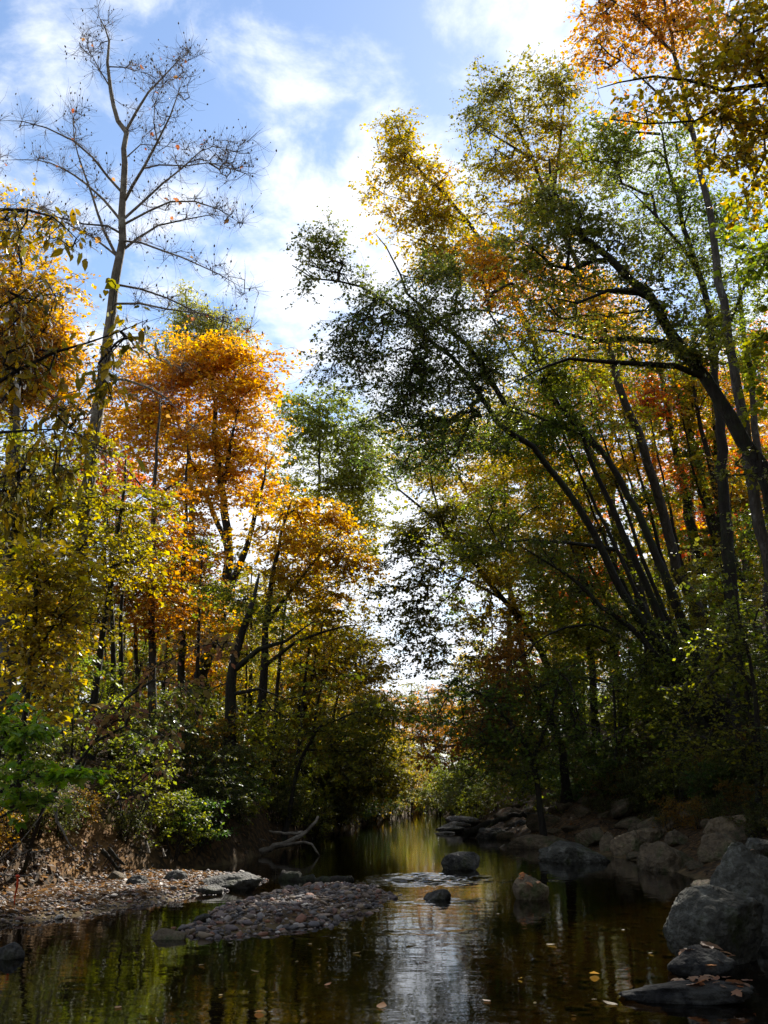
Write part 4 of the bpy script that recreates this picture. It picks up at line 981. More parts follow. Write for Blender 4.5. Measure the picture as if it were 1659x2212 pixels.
tree('maple_tree', 'arching understory tree with orange brown leaves over the right bank', [
    ([('g', 1330, 27)] + c8([(820, 1540), (700, 1500), (500, 1520), (350, 1600), (180, 1680)], 27, 25.5), .05, .006),
    (c8([(900, 1300), (700, 1215), (560, 1230), (400, 1320), (290, 1420), (230, 1590)], 27, 25), .045, .005)],
    [(1080, 1480, 26, 55, 60), (1110, 1400, 26, 45, 50), (1060, 1560, 26, 55, 55), (1010, 1600, 26, 50, 40), (920, 1590, 27, 45, 34), (945, 1530, 27, 45, 32), (930, 1640, 27, 36, 26)],
    pal=RUST, leaf=.085, lai=1.6, spacing=.5, cl=.2, flat=.45, gap=.3, flare=False, palshift=.1)

tree('hornbeam_tree', 'leaning dark trunk low over the boulders with olive leaves', [
    ([('g', 1225, 29)] + c8([(550, 1900), (480, 1720), (400, 1560), (330, 1400), (260, 1280)], 29, 28.5), .14, .015)],
    [(1080, 1620, 28.5, 75, 50), (1000, 1530, 28.5, 70, 55), (1150, 1540, 28.8, 75, 60), (1000, 1670, 28, 60, 35), (1120, 1680, 28, 70, 38), (1210, 1470, 29, 70, 60)],
    pal=G_OLIVE, leaf=.09, lai=1.9, spacing=.6, cl=.24, flat=.35, gap=.32)
tree('hornbeam_tree', 'dark trunk between the leaning clump and the creek bend', [
    ([('g', 1350, 30)] + c8([(850, 1450), (780, 1250), (700, 1050), (640, 900), (560, 700)], 30, 29), .15, .02)],
    [(1250, 1300, 29.5, 80, 65), (1180, 1250, 29, 70, 55), (1300, 1400, 30, 80, 65), (1220, 1380, 29.5, 75, 60), (1320, 1230, 30, 70, 60), (1290, 1120, 30, 70, 60)],
    pal=G_OLIVE, palshift=.05, leaf=.09, lai=1.6, spacing=.65, cl=.25, flat=.35, gap=.36)
tree('hornbeam_tree', 'third thin stem of the leaning clump wrapped in ivy leaves', [
    ([('g', 1545, 25.4)] + c8([(1280, 1700), (1080, 1420), (930, 1240), (760, 1120), (600, 960), (420, 850), (280, 765)], 25.4, 24), .12, .01)],
    [(1330, 1330, 25, 50, 45), (1400, 1450, 25.2, 50, 45), (1250, 1250, 24.8, 45, 40), (1450, 1520, 25.3, 40, 45), (1180, 1190, 24.5, 50, 35)],
    pal=G_DARK, leaf=.075, lai=1.2, spacing=.4, cl=.16, flat=.8, gap=.2)

for k, (px, d, st, bl, pal, lab) in enumerate([
    (1480, 28, [(1180, 1500), (1000, 1150), (860, 850), (740, 600), (620, 350), (520, 100), (450, -100)], [(1170, 830, 27.5, 70, 55), (1210, 920, 27.6, 65, 55), (1130, 900, 27.4, 60, 50), (1240, 1010, 27.8, 60, 55)], G_OLIVE, 'slender stem at the left of the fan of leaning trunks'),
    (1500, 29, [(1250, 1500), (1100, 1150), (980, 850), (880, 560), (800, 300), (720, 60), (660, -150)], [(1260, 800, 28.5, 65, 55), (1300, 900, 28.7, 60, 55), (1320, 1030, 28.8, 60, 55)], YEL, 'slender stem in the middle of the fan of leaning trunks'),
    (1530, 31, [(1300, 1450), (1190, 1150), (1080, 820), (1010, 560), (930, 280), (880, 60), (830, -160)], [(1330, 800, 30.5, 65, 55), (1370, 930, 30.7, 55, 55), (1400, 1080, 30.8, 60, 55)], G_OLIVE, 'slender stem at the right of the fan of leaning trunks'),
    (1440, 30, [(1050, 1400), (900, 1100), (760, 800), (650, 560), (540, 330), (420, 120)], [(1150, 940, 29.5, 70, 55), (1190, 1060, 29.6, 70, 55), (1100, 1020, 29.4, 60, 50), (1250, 1150, 29.8, 70, 55)], YEL, 'lowest leaning stem of the fan, yellow green leaves'),
    (1465, 29.5, [(1120, 1500), (950, 1150), (820, 850), (720, 620), (640, 400), (560, 180)], [(1180, 1010, 29, 55, 45), (1220, 1100, 29, 55, 45)], YEL, 'wiry stem hugging the left side of the fan of trunks'),
    (1515, 32, [(1290, 1480), (1150, 1120), (1030, 800), (950, 540), (860, 260), (800, 20)], [(1310, 880, 31.6, 55, 45), (1350, 1000, 31.8, 55, 45)], GOLD, 'wiry stem behind the middle of the fan of trunks'),
    (1550, 33, [(1360, 1400), (1260, 1100), (1170, 780), (1110, 500), (1050, 240), (1010, 0)], [(1400, 870, 32.6, 55, 45), (1440, 1030, 32.8, 50, 45)], RED, 'wiry stem with red leaves right of the fan of trunks'),
    (1400, 31, [(960, 1420), (820, 1150), (700, 900), (590, 700), (480, 520)], [(1190, 1090, 30.6, 55, 45), (1240, 1200, 30.8, 55, 45), (1160, 1170, 30.5, 50, 40)], YEL, 'wiry low stem beneath the fan of trunks'),
    (1610, 34, [(1480, 1200), (1400, 900), (1320, 600), (1250, 350), (1200, 100), (1150, -150)], [(1460, 850, 34, 60, 55), (1500, 1000, 34, 60, 55), (1530, 1120, 34, 60, 55)], G_OLIVE, 'thin hillside stem right of the fan of trunks'),
]):
    tree('hornbeam_tree', lab, [([('g', px, d)] + c8(st, d, d - 1), .085, .012)], bl, pal=pal, leaf=.09, lai=1.4, spacing=.65, cl=.25, flat=.35, gap=.35)
tree('beech_tree', 'green gold tree filling the space under the overhanging oak', [
    ([('g', 1150, 41), (1130, 1400, 41), (1080, 1200, 40.5), (1010, 1060, 40), (950, 960, 40)], .15, .02), ([(1080, 1200, 40.5), (1090, 1050, 40), (1070, 930, 40)], .07, .01)],
    [(900, 960, 40, 55, 45), (970, 930, 40, 65, 50), (1040, 960, 40, 70, 50), (940, 1040, 40, 70, 45), (1020, 1050, 40, 70, 50), (1090, 1040, 40.5, 65, 50), (1100, 1130, 40.5, 75, 55), (1000, 1130, 40, 70, 45), (1160, 1200, 41, 75, 60), (1060, 1210, 40.5, 70, 50)],
    pal=[(.09, .12, .02), (.18, .18, .025), (.32, .25, .028), (.42, .27, .028)], leaf=.11, lai=1.6, spacing=.85, cl=.32, flat=.35, gap=.35)
tree('beech_tree', 'low leafy tree over the right bank between trunks and water', [
    ([('g', 1180, 25), (1150, 1640, 25), (1100, 1560, 24.7), (1040, 1500, 24.4), (990, 1470, 24.2)], .09, .01), ([(1150, 1640, 25), (1190, 1540, 25), (1210, 1450, 25)], .05, .008)],
    [(1000, 1480, 24.3, 60, 45), (1080, 1500, 24.6, 70, 50), (960, 1560, 24.2, 60, 45), (1050, 1590, 24.4, 75, 45), (1140, 1570, 24.8, 75, 50), (1200, 1480, 25, 75, 55), (1240, 1580, 25, 70, 50), (1130, 1660, 24.8, 80, 40), (1020, 1670, 24.4, 60, 35), (1290, 1500, 25, 70, 55), (1320, 1610, 25, 70, 50)],
    pal=[(.09, .14, .02), (.15, .18, .026), (.24, .23, .03), (.34, .25, .03)], leaf=.08, lai=.7, spacing=.5, cl=.2, flat=.3, gap=.35)
tree('beech_tree', 'shaded leafy tree in front of the hillside trunks near the right edge', [
    ([('g', 1640, 20), (1630, 1500, 20), (1600, 1350, 20), (1580, 1250, 20)], .07, .01), ([(1625, 1480, 20), (1560, 1400, 19.8), (1500, 1360, 19.6)], .035, .006)],
    [(1620, 1350, 20, 75, 50), (1540, 1400, 19.8, 70, 45), (1600, 1460, 20, 80, 50), (1500, 1500, 19.8, 70, 45), (1580, 1560, 20, 80, 50), (1640, 1620, 20, 70, 50), (1480, 1600, 19.8, 70, 45), (1640, 1260, 20, 50, 45)],
    pal=G_OLIVE, palshift=-.05, leaf=.075, lai=.5, spacing=.45, cl=.18, flat=.3, gap=.4)

# red and orange trees on the hillside behind the leaning clump
for k, (px, d, bl, pal, lab) in enumerate([
    (1500, 46, [(1500, 900, 46, 70, 60), (1540, 980, 46, 60, 60), (1480, 1010, 46, 50, 45), (1520, 820, 46, 70, 50)], RED, 'scarlet tree on the hillside seen between the dark trunks'),
    (1330, 48, [(1310, 760, 48, 80, 60), (1370, 830, 48, 70, 60), (1290, 690, 48, 70, 50), (1240, 620, 48, 60, 50)], [(.42, .10, .02), (.5, .16, .02), (.5, .22, .02)], 'red orange tree behind the level limbs of the leaning oak'),
    (1420, 44, [(1400, 900, 44, 70, 55), (1420, 1000, 44, 60, 60), (1430, 1120, 44, 60, 60), (1360, 1010, 44, 60, 55)], GOLD, 'golden hillside tree behind the straight dark trunks'),
    (1620, 42, [(1600, 870, 42, 70, 60), (1630, 970, 42, 60, 60), (1590, 1080, 42, 60, 60), (1650, 760, 42, 60, 70)], [(.40, .07, .02), (.46, .14, .02), (.40, .2, .02)], 'red and gold hillside tree at the right edge'),
    (1200, 50, [(1190, 860, 50, 80, 60), (1250, 950, 50, 80, 60), (1180, 990, 50, 70, 60), (1270, 830, 50, 70, 60), (1230, 1080, 50, 80, 60)], GOLD, 'gold tree glowing behind the curved stems of the clump'),
    (1100, 54, [(1070, 880, 54, 75, 55), (1120, 1010, 54, 70, 60), (1060, 1010, 54, 55, 50), (1100, 1110, 54, 75, 60)], YEL, 'yellow tree in the distance above the sky gap'),
]):
    tree('maple_tree', lab, [([('g', px, d), (px, 1250, d), (px - 10, 900, d), (px - 15, 750, d)], .16, .02)], bl, pal=pal, leaf=.13, lai=1.5, spacing=1.0, cl=.42, flat=.35, gap=.33)

# ------------------------------------------------------------------ background woods: individual trees, copies of a few kinds
def proto_tree(name, seed, h, pal, leaf, crown, spread, count, bark, lean=0.0, n_att=130, gapq=.3):
    r = np.random.default_rng(seed)
    t = np.linspace(0, 1, 12)
    path = np.stack([lean * t * t * h + .25 * np.sin(3 * t + seed), .2 * np.cos(2.5 * t + seed) - .2 * cos(seed), t * h * .97 - .3], 1)
    path[:, 0] -= path[0, 0]; path[:, 1] -= path[0, 1]
    q = r.normal(0, 1, (n_att, 3)); q /= np.linalg.norm(q, axis=1)[:, None]; q *= (r.uniform(0, 1, n_att) ** .4)[:, None]
    zc_, zr = crown
    prof = 1 - .35 * np.abs(q[:, 2])
    A = np.stack([q[:, 0] * spread * prof + lean * h * (zc_ / h) ** 2, q[:, 1] * spread * prof, zc_ + q[:, 2] * zr], 1)
    wv = Wob(seed, .5)(A); A = A[wv > np.quantile(wv, gapq)]
    o = dict(pal=pal, leaf=leaf, count=count, cl=.42, flat=.35, bark=bark, seg=.7, tip=.008, **{'from': .25})
    return build_tree(name, (0, 0, 0), [(path, .011 * h, .02)], A, o, seed=seed)
protos = {
    'olive': proto_tree('woodland_tree', 11, 15, G_OLIVE, .14, (9.5, 5.5), 3.3, 9000, 'bark_dark', .02),
    'yellow': proto_tree('woodland_tree', 12, 14, YEL, .14, (8.5, 5.5), 3.2, 9000, 'bark_dark', -.02),
    'gold': proto_tree('woodland_tree', 13, 17, GOLD, .14, (10.5, 6.5), 3.4, 9000, 'bark_grey', .01),
    'green': proto_tree('woodland_tree', 14, 16, G_DARK, .14, (9, 6.5), 3.6, 10000, 'bark_dark', 0),
    'red': proto_tree('woodland_tree', 15, 13, RED, .14, (8, 4.8), 2.9, 8000, 'bark_grey', .03),
}
used = set()
LAB = {('olive', 0): 'olive green tree in the woods behind the left bank', ('olive', 1): 'olive green tree in the woods up the right hillside',
       ('yellow', 0): 'yellow leaved tree in the woods behind the left bank', ('yellow', 1): 'yellow leaved tree in the woods up the right hillside',
       ('gold', 0): 'golden leaved tree in the woods behind the left bank', ('gold', 1): 'golden leaved tree in the woods up the right hillside',
       ('green', 0): 'dark green tree in the woods behind the left bank', ('green', 1): 'dark green tree in the woods up the right hillside',
       ('red', 0): 'red leaved tree in the woods behind the left bank', ('red', 1): 'red leaved tree in the woods up the right hillside'}
def put_tree(kind, x, y, sc, rz):
    side = 0 if x < np.interp(y, YS, (XL + XR) / 2) else 1
    loc = (x, y, h1(x, y) - .1)
    px = CX + FPX * x / (y * CT)
    k_ = int(np.searchsorted([120, 260, 420, 560, 700, 960, 1130, 1290, 1430, 1560], px)); far_ = 'far ' if y > 62 else ''
    lab = far_ + LAB[(kind, side)].split(' tree ')[0] + ' tree ' + ('in the woods at the left edge', 'in the woods left of the bare trunk', 'behind the slim straight tree', 'behind the orange maple trunk', 'behind the yellow maple', 'beyond the creek bend',
        'on the hill right of the sky gap', 'on the hill behind the arching branch', 'on the hill behind the leaning clump', 'on the hill behind the straight trunks', 'high on the hill at the right edge')[k_]
    grp = ('woods behind the left bank', 'woods on the right hillside')[k_ > 5]
    if kind not in used:
        o = protos[kind]; o.location = loc; o.rotation_euler = (0, 0, rz); o.scale = (sc, sc, sc); used.add(kind)
        tag(o, lab, 'tree', grp)
    else:
        copy_tree(protos[kind], loc, rz, sc, lab, grp)
rw = np.random.default_rng(21)
spots = []
for k in range(400):
    y = rw.uniform(34, 95); sgn = rw.choice([-1, 1])
    xl_, xr_ = np.interp(y, YS, XL), np.interp(y, YS, XR)
    x = xl_ - rw.uniform(1.5, 34) if sgn < 0 else xr_ + rw.uniform(1.5, 34)
    px = CX + FPX * x / (y * CT)
    if px < -60 or px > 1740: continue
    if y < 45 and 250 < px < 620: continue
    if y < 50 and px > 1050 and k % 5 < 3: continue
    if any((x - a) ** 2 + (y - b) ** 2 < 3.6 ** 2 for a, b in spots): continue
    spots.append((x, y))
    if len(spots) >= 84: break
for (x, y) in spots:
    px = CX + FPX * x / (y * CT); side = x > np.interp(y, YS, (XL + XR) / 2)
    kinds = ['yellow', 'olive', 'yellow', 'gold', 'yellow', 'green', 'red', 'olive'] if side else ['gold', 'yellow', 'yellow', 'olive', 'gold', 'yellow', 'yellow', 'gold']
    kind = kinds[rw.integers(0, len(kinds))]
    sc = rw.uniform(.75, 1.1)
    if 545 < px <= 700: sc = min(sc, max(.35, (.255 * y - h1(x, y)) / 16))
    if 700 < px < 1010:      # low growth where the creek bends away and the sky comes down
        lim = np.interp(px, [700, 780, 850, 900, 960, 1010], [15, 8.5, 6.0, 5.5, 8.5, 13]) * y / 70
        sc = min(sc, max(.3, (lim - h1(x, y)) / 16))
    put_tree(kind, x, y, sc, rw.uniform(0, 6.28))

# woods on every side: trees added round the viewpoint, mostly unseen, for shade
for kind in list(protos):
    if kind not in used: put_tree(kind, -6.0 if kind != 'red' else 14.0, 60.0, .8, 1.0)
rs = np.random.default_rng(99)
ring = [(-10, -3), (-7, -7), (-3, -11), (1.5, -13), (5.5, -10), (7, -4), (6.6, 1.5), (8, 5.5), (9.2, 9.5), (11.5, 13), (13.5, 8), (12.5, 2), (12, -5), (-2, -20), (7, -19),
        (10.0, 17), (14.5, 18), (16.5, 13), (-6.5, -2.5), (5.6, -2), (-10, -12), (11, -12), (18, 6), (-16, -4), (3, -24), (-8, -20)]
for k, (x, y) in enumerate(ring):
    kind = ['olive', 'green', 'yellow', 'olive', 'green'][k % 5]
    side = 0 if x < 0 else 1
    copy_tree(protos[kind], (x, y, h1(x, y) - .1), rs.uniform(0, 6), rs.uniform(1.0, 1.3), 'leafy tree added around the viewpoint to shade the creek', 'added shade trees round the viewpoint')

# ------------------------------------------------------------------ understory: saplings and shrubs
def proto_bush(name, seed, h, rad, pal, leaf, count, shape='rhomb', stems=6, n_att=90, cl=.16, low=.02, leafmat='leaf'):
    r = np.random.default_rng(seed)
    S = []
    for k in range(stems):
        a = k * 2 * pi / stems + r.uniform(-.4, .4); e = rad * r.uniform(.35, .75)
        t = np.linspace(0, 1, 6)[:, None]
        tip = np.array((cos(a) * e, sin(a) * e, h * r.uniform(.6, .9)))
        S.append((np.array((cos(a) * .06, sin(a) * .06, -.15)) * (1 - t) + tip * t + np.array((0, 0, .25 * h)) * t * (1 - t), .016 * h / 2 + .006, .004))
    q = r.normal(0, 1, (n_att, 3)); q /= np.linalg.norm(q, axis=1)[:, None]; q *= (r.uniform(0, 1, n_att) ** .38)[:, None]
    A = np.stack([q[:, 0] * rad, q[:, 1] * rad, h * (.5 + low * .5) + q[:, 2] * h * (.5 - low * .4)], 1)
    wv = Wob(seed, 1.2)(A); A = A[wv > np.quantile(wv, .25)]
    o = dict(pal=pal, leaf=leaf, count=count, cl=cl, flat=.5, bark='twig', seg=.25, tip=.004, shape=shape, flare=False, leafmat=leafmat, **{'from': .15})
    b = build_tree(name, (0, 0, 0), S, A, o, seed=seed)
    for ch in b.children:
        if ch.name.split('.')[0] in ('trunk', 'limb'): ch.name = 'stem'
    return b
bush = {
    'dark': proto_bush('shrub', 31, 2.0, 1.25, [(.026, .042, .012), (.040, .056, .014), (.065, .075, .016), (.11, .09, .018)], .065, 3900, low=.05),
    'olive': proto_bush('shrub', 32, 2.2, 1.3, G_OLIVE, .065, 3600),
    'yellow': proto_bush('shrub', 33, 2.4, 1.2, YEL, .065, 3200),
    'rust': proto_bush('shrub', 34, 1.8, 1.1, RUST, .065, 2900),
    'green': proto_bush('shrub', 35, 1.7, 1.2, [(.035, .075, .018), (.06, .11, .02), (.10, .13, .02)], .075, 3400),
}
sap = {
    'olive': proto_tree('sapling', 41, 7, G_OLIVE, .095, (4.4, 2.7), 1.9, 5200, 'bark_dark', .05, 90, .25),
    'yellow': proto_tree('sapling', 42, 8, [(.13, .145, .02), (.22, .195, .024), (.34, .245, .026)], .095, (5, 3), 2.0, 5200, 'bark_dark', -.03, 90, .25),
    'gold': proto_tree('sapling', 43, 6.5, [(.34, .19, .022), (.44, .19, .022), (.42, .14, .02)], .095, (4.2, 2.4), 1.8, 4800, 'bark_grey', .06, 80, .25),
}
placed = set()
def put(protoset, kindname, what, x, y, sc, rz, z=None):
    side = 0 if x < np.interp(y, YS, (XL + XR) / 2) else 1
    far = y > 40
    src = protoset[kindname]
    band = int(np.searchsorted([18, 25, 33, 42], y))
    where = (('above the clay bank at left', 'behind the driftwood on the left bank', 'under the yellow maple on the left bank', 'on the left bank past the yellow maple', 'on the far left bank near the bend'),
             ('above the big boulders at right', 'among the leaning clump on the right slope', 'behind the fallen branch on the right bank', 'up the right slope past the fallen branch', 'on the far right bank near the bend'))[side][band]
    colw = {'dark': 'dark green', 'olive': 'olive green', 'yellow': 'yellow leaved', 'rust': 'rust brown', 'green': 'fresh green', 'gold': 'golden orange'}[kindname]
    lab = '%s %s %s' % (colw, what, where)
    grp = '%ss %s' % (what, where)
    loc = (x, y, h1(x, y) - .05 if z is None else z)
    key = (what, kindname)
    if key not in placed:
        placed.add(key); src.location = loc; src.rotation_euler = (0, 0, rz); src.scale = (sc, sc, sc); tag(src, lab, what, grp)
    else: copy_tree(src, loc, rz, sc, lab, grp)
rb = np.random.default_rng(77)
def scatter(n, ylo, yhi, side, slo, shi, mind, kinds, fn, sclo, schi, ok=None, ypow=1.0):
    pts = []
    for _ in range(n * 12):
        y = ylo + (yhi - ylo) * rb.uniform(0, 1) ** ypow
        s_ = rb.uniform(slo, shi)
        x = np.interp(y, YS, XL) - s_ if side == 0 else np.interp(y, YS, XR) + s_
        px = CX + FPX * x / (y * CT)
        if px < -90 or px > 1760: continue
        if ok and not ok(x, y, px): continue
        if 520 < px < 705 and 19 < y < 25 and slo < 1.0 and side == 0: continue
        if any((x - a) ** 2 + (y - b) ** 2 < mind ** 2 for a, b in pts): continue
        pts.append((x, y)); fn(kinds[rb.integers(0, len(kinds))], x, y, rb.uniform(sclo, schi), rb.uniform(0, 6.28))
        if len(pts) >= n: break
shr = lambda k, x, y, s_, a: put(bush, k, 'shrub', x, y, s_, a)
sp_ = lambda k, x, y, s_, a: put(sap, k, 'sapling', x, y, s_, a)
# left bank
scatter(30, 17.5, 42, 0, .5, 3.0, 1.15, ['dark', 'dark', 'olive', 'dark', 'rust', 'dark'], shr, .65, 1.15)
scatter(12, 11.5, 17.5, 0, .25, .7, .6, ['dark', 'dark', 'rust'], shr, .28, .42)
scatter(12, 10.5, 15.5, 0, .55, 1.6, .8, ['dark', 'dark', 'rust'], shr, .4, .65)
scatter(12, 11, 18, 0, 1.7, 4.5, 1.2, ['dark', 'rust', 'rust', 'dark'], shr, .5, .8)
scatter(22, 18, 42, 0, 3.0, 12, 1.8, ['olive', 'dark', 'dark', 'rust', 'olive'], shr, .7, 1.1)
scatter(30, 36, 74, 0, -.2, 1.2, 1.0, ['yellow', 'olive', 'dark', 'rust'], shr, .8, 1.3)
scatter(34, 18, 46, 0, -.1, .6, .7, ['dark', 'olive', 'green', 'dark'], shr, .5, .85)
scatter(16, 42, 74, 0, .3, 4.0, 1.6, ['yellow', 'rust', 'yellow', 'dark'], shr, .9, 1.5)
scatter(26, 17, 44, 0, 1.5, 13, 2.0, ['yellow', 'olive', 'yellow', 'gold', 'yellow'], sp_, .6, 1.0, ok=lambda x, y, px: px < (190 if y < 30 else 560))
# right bank
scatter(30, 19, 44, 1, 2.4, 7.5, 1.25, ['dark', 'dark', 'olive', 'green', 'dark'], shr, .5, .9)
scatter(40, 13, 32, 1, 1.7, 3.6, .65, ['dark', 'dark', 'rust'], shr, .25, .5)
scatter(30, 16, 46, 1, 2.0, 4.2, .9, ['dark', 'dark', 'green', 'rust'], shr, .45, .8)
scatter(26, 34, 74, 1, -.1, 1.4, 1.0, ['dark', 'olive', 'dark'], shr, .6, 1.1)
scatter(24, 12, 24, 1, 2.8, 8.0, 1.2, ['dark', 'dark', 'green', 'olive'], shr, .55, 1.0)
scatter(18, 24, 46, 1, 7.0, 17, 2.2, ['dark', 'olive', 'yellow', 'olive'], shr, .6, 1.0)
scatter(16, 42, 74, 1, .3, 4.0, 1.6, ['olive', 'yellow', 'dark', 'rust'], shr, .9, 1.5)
scatter(5, 18, 28, 1, 3.0, 9, 1.8, ['olive', 'olive', 'yellow'], sp_, .5, .85, ok=lambda x, y, px: px > 1150)
scatter(15, 24, 46, 1, 3.0, 15, 2.4, ['olive', 'yellow', 'yellow', 'olive'], sp_, .55, .95, ok=lambda x, y, px: px > 960)
# across the bend
for k in range(26):
    x = rb.uniform(-3, 13); y = rb.uniform(68, 80)
    put(bush, ['yellow', 'rust', 'yellow', 'dark'][k % 4], 'shrub', x, y, rb.uniform(1.0, 1.6), rb.uniform(0, 6), z=max(h1(x, y), .05))
for k in range(20):
    x = -5 + k * .85 + rb.uniform(-.5, .5); y = rb.uniform(72, 88)
    put(sap, ['yellow', 'gold', 'olive', 'gold'][k % 4], 'sapling', x, y, rb.uniform(.95, 1.3), rb.uniform(0, 6), z=max(h1(x, y), .05))

# ------------------------------------------------------------------ stones
import bmesh
def ico(sub):
    bm = bmesh.new(); bmesh.ops.create_icosphere(bm, subdivisions=sub, radius=1.0)
    V = np.array([v.co[:] for v in bm.verts]); F = np.array([[v.index for v in f.verts] for f in bm.faces]); bm.free()
    return V, F
ICO = {k: ico(k) for k in (1, 2, 3, 4, 5)}
def stone_shape(sub, seed, cuts=9, rough=.06, amp=.16):
    V, F = ICO[sub]; r = np.random.default_rng(seed); V = V.copy()
    V *= (1 + amp * Wob(seed, 1.1)(V) * .5)[:, None]
    for _ in range(cuts):
        n = r.normal(0, 1, 3); n /= np.linalg.norm(n); d = r.uniform(.45, .88)
        V -= np.maximum(V @ n - d, 0)[:, None] * n * .9
    if rough: V *= (1 + rough * .5 * Wob(seed + 1, 4.0, 14)(V) - rough * .55 * np.exp(-(Wob(seed + 5, 3.2, 12)(V) / .22) ** 2) + rough * .28 * Wob(seed + 2, 11, 16)(V) + rough * .16 * Wob(seed + 3, 24, 18)(V))[:, None]
    lo, hi = V.min(0), V.max(0)
    return (V - (lo + hi) / 2) / ((hi - lo) / 2), F
ROCKS = {}
def rock(name, label, x0, x1, y0, y1, mat, seed, d=None, depth=.9, sub=4, cuts=9, rough=.06, sunk=.35, tilt=0, cat='rock', group=None):
    """picture box of the part above the water; d only when it stands higher than the water"""
    if d is None: d = dist_for(y1)
    A = P((x0 + x1) / 2, y1, d); m = pix(A)
    w = (x1 - x0) * m; h = (y1 - y0) * m * 1.02
    V, F = stone_shape(sub, seed, cuts, rough)
    hz = h * (1 + sunk)
    V = V * np.array((w / 2, w * depth / 2, hz / 2))
    if tilt:
        c_, s_ = cos(tilt), sin(tilt); V = V @ np.array(((c_, 0, s_), (0, 1, 0), (-s_, 0, c_)))
    c = A + np.array((0, w * depth * .35, h - hz / 2))
    o = link(name, mesh_np(name, V, F, M[mat], smooth=True), loc=c)
    tag(o, label, cat, group)
    ROCKS[label] = (o, V + c, F)
    return o

# right foreground
rock('boulder', 'big pale grey lichen covered boulder at the right edge', 1545, 1790, 1838, 2040, 'rock_grey', 61, depth=.8, sub=5, rough=.075, cuts=12, sunk=.3)
rock('boulder', 'lower grey shoulder of rock jutting left from the big boulder', 1464, 1690, 1932, 2085, 'rock_grey', 74, depth=.8, sub=5, rough=.075, cuts=12, sunk=.3)
rock('rock', 'small dark rock at the waterline below the big boulder', 1452, 1600, 2056, 2108, 'rock_black', 75, depth=.8, sub=4)
rock('rock', 'low dark rock at the bottom right carrying brown leaves', 1350, 1640, 2136, 2168, 'rock_black', 66, depth=.45, sub=5, rough=.07, cuts=14, tilt=.02)
# in the stream
rock('boulder', 'rounded dark boulder in midstream just above the riffle', 955, 1041, 1844, 1880, 'rock_dark', 82, depth=.8, sub=5, rough=.045)
rock('boulder', 'square grey boulder in midstream dotted with fallen leaves', 1110, 1190, 1893, 1944, 'rock_brown', 69, depth=.8, sub=4, cuts=5, rough=.06)
rock('rock', 'small dark rock breaking the water below the riffle', 915, 977, 1924, 1944, 'rock_dark', 70, depth=.7, sub=3)
# boulder line on the right bank, near to far
RB = [
    ('low pale boulder lying longest along the right waterline', 1168, 1325, 1814, 1862, None, 81, 'rock_grey', .7),
    ('long dark flat boulder behind the low pale one', 1102, 1250, 1800, 1850, 24.5, 92, 'rock_brown', .8),
    ('large domed boulder at the right waterline', 1392, 1540, 1812, 1882, None, 83, 'rock_brown', .9),
    ('rounded boulder left of the large domed boulder', 1326, 1404, 1788, 1852, 22.0, 84, 'rock_brown', .9),
    ('angular boulder wedged behind the rounded one', 1376, 1456, 1784, 1832, 22.6, 95, 'rock_brown', .8),
    ('small tilted block on the right bank', 1298, 1342, 1792, 1842, 22.8, 96, 'rock_brown', .9),
    ('small pale boulder behind the tilted block', 1248, 1312, 1784, 1818, 23.6, 97, 'rock_brown', .8),
    ('brown ledge boulder right of the large domed one', 1518, 1616, 1796, 1852, 17.6, 98, 'rock_brown', .8),
    ('grey boulder touching the right edge above the big boulder', 1604, 1700, 1806, 1862, 15.2, 99, 'rock_grey', .8),
    ('sloping tan slab higher on the right bank', 1434, 1545, 1744, 1796, 22.5, 100, 'rock_brown', .8),
    ('broad mossy boulder high on the bank near the right edge', 1540, 1680, 1752, 1812, 19.2, 101, 'rock_brown', .8),
    ('wide low boulder under the right bank shrubs', 1338, 1440, 1752, 1788, 25.0, 102, 'rock_brown', .8),
    ('brown boulder beside the fallen branch on the right bank', 1170, 1250, 1772, 1806, 27.0, 103, 'rock_brown', .8),
    ('dark blocky stone near the far right waterline', 1030, 1100, 1786, 1814, 29.0, 104, 'rock_dark', .8),
    ('dark stone at the foot of the slope beyond the logs', 1090, 1165, 1768, 1796, 29.5, 105, 'rock_dark', .8),
    ('small boulder tucked between larger ones on the right bank', 1440, 1500, 1790, 1822, 21.0, 106, 'rock_brown', .9),
]
for lab, x0, x1, y0, y1, d_, sd, mt, dp in RB:
    y0 = y0 + .15 * (y1 - y0)
    rock('boulder', lab, x0, x1, y0, y1, mt, sd, d=d_, depth=dp, sub=5, rough=.065, sunk=.6)
# the ragged shelf of smaller stones between the boulders
rr_ = np.random.default_rng(404)
smesh = []
for k in range(8):
    V, F = stone_shape(3, 500 + k, 9, .10); smesh.append(mesh_np('stone', V, F, M['rock_brown'], smooth=True))
for k in range(64):
    y = 13 + 22 * rr_.uniform(0, 1) ** 1.1; s_ = rr_.uniform(-.35, 2.6); x = np.interp(y, YS, XR) + s_
    w_ = rr_.uniform(.14, .42) * (1.15 if k % 5 == 0 else .8)
    o = link('stone', smesh[k % 8], loc=(x, y, h1(x, y) + w_ * .12)); o.rotation_euler = (rr_.normal(0, .2), rr_.normal(0, .2), rr_.uniform(0, 6.28)); o.scale = (w_ * rr_.uniform(1, 1.6), w_, w_ * rr_.uniform(.4, .7))
    tag(o, ('flat brown stone in the shelf beside the large domed boulder', 'brown stone in the shelf behind the long flat boulder', 'small stone on the shore by the fallen branch')[0 if y < 21 else 1 if y < 27 else 2], 'stone', 'stones of the right bank shelf')
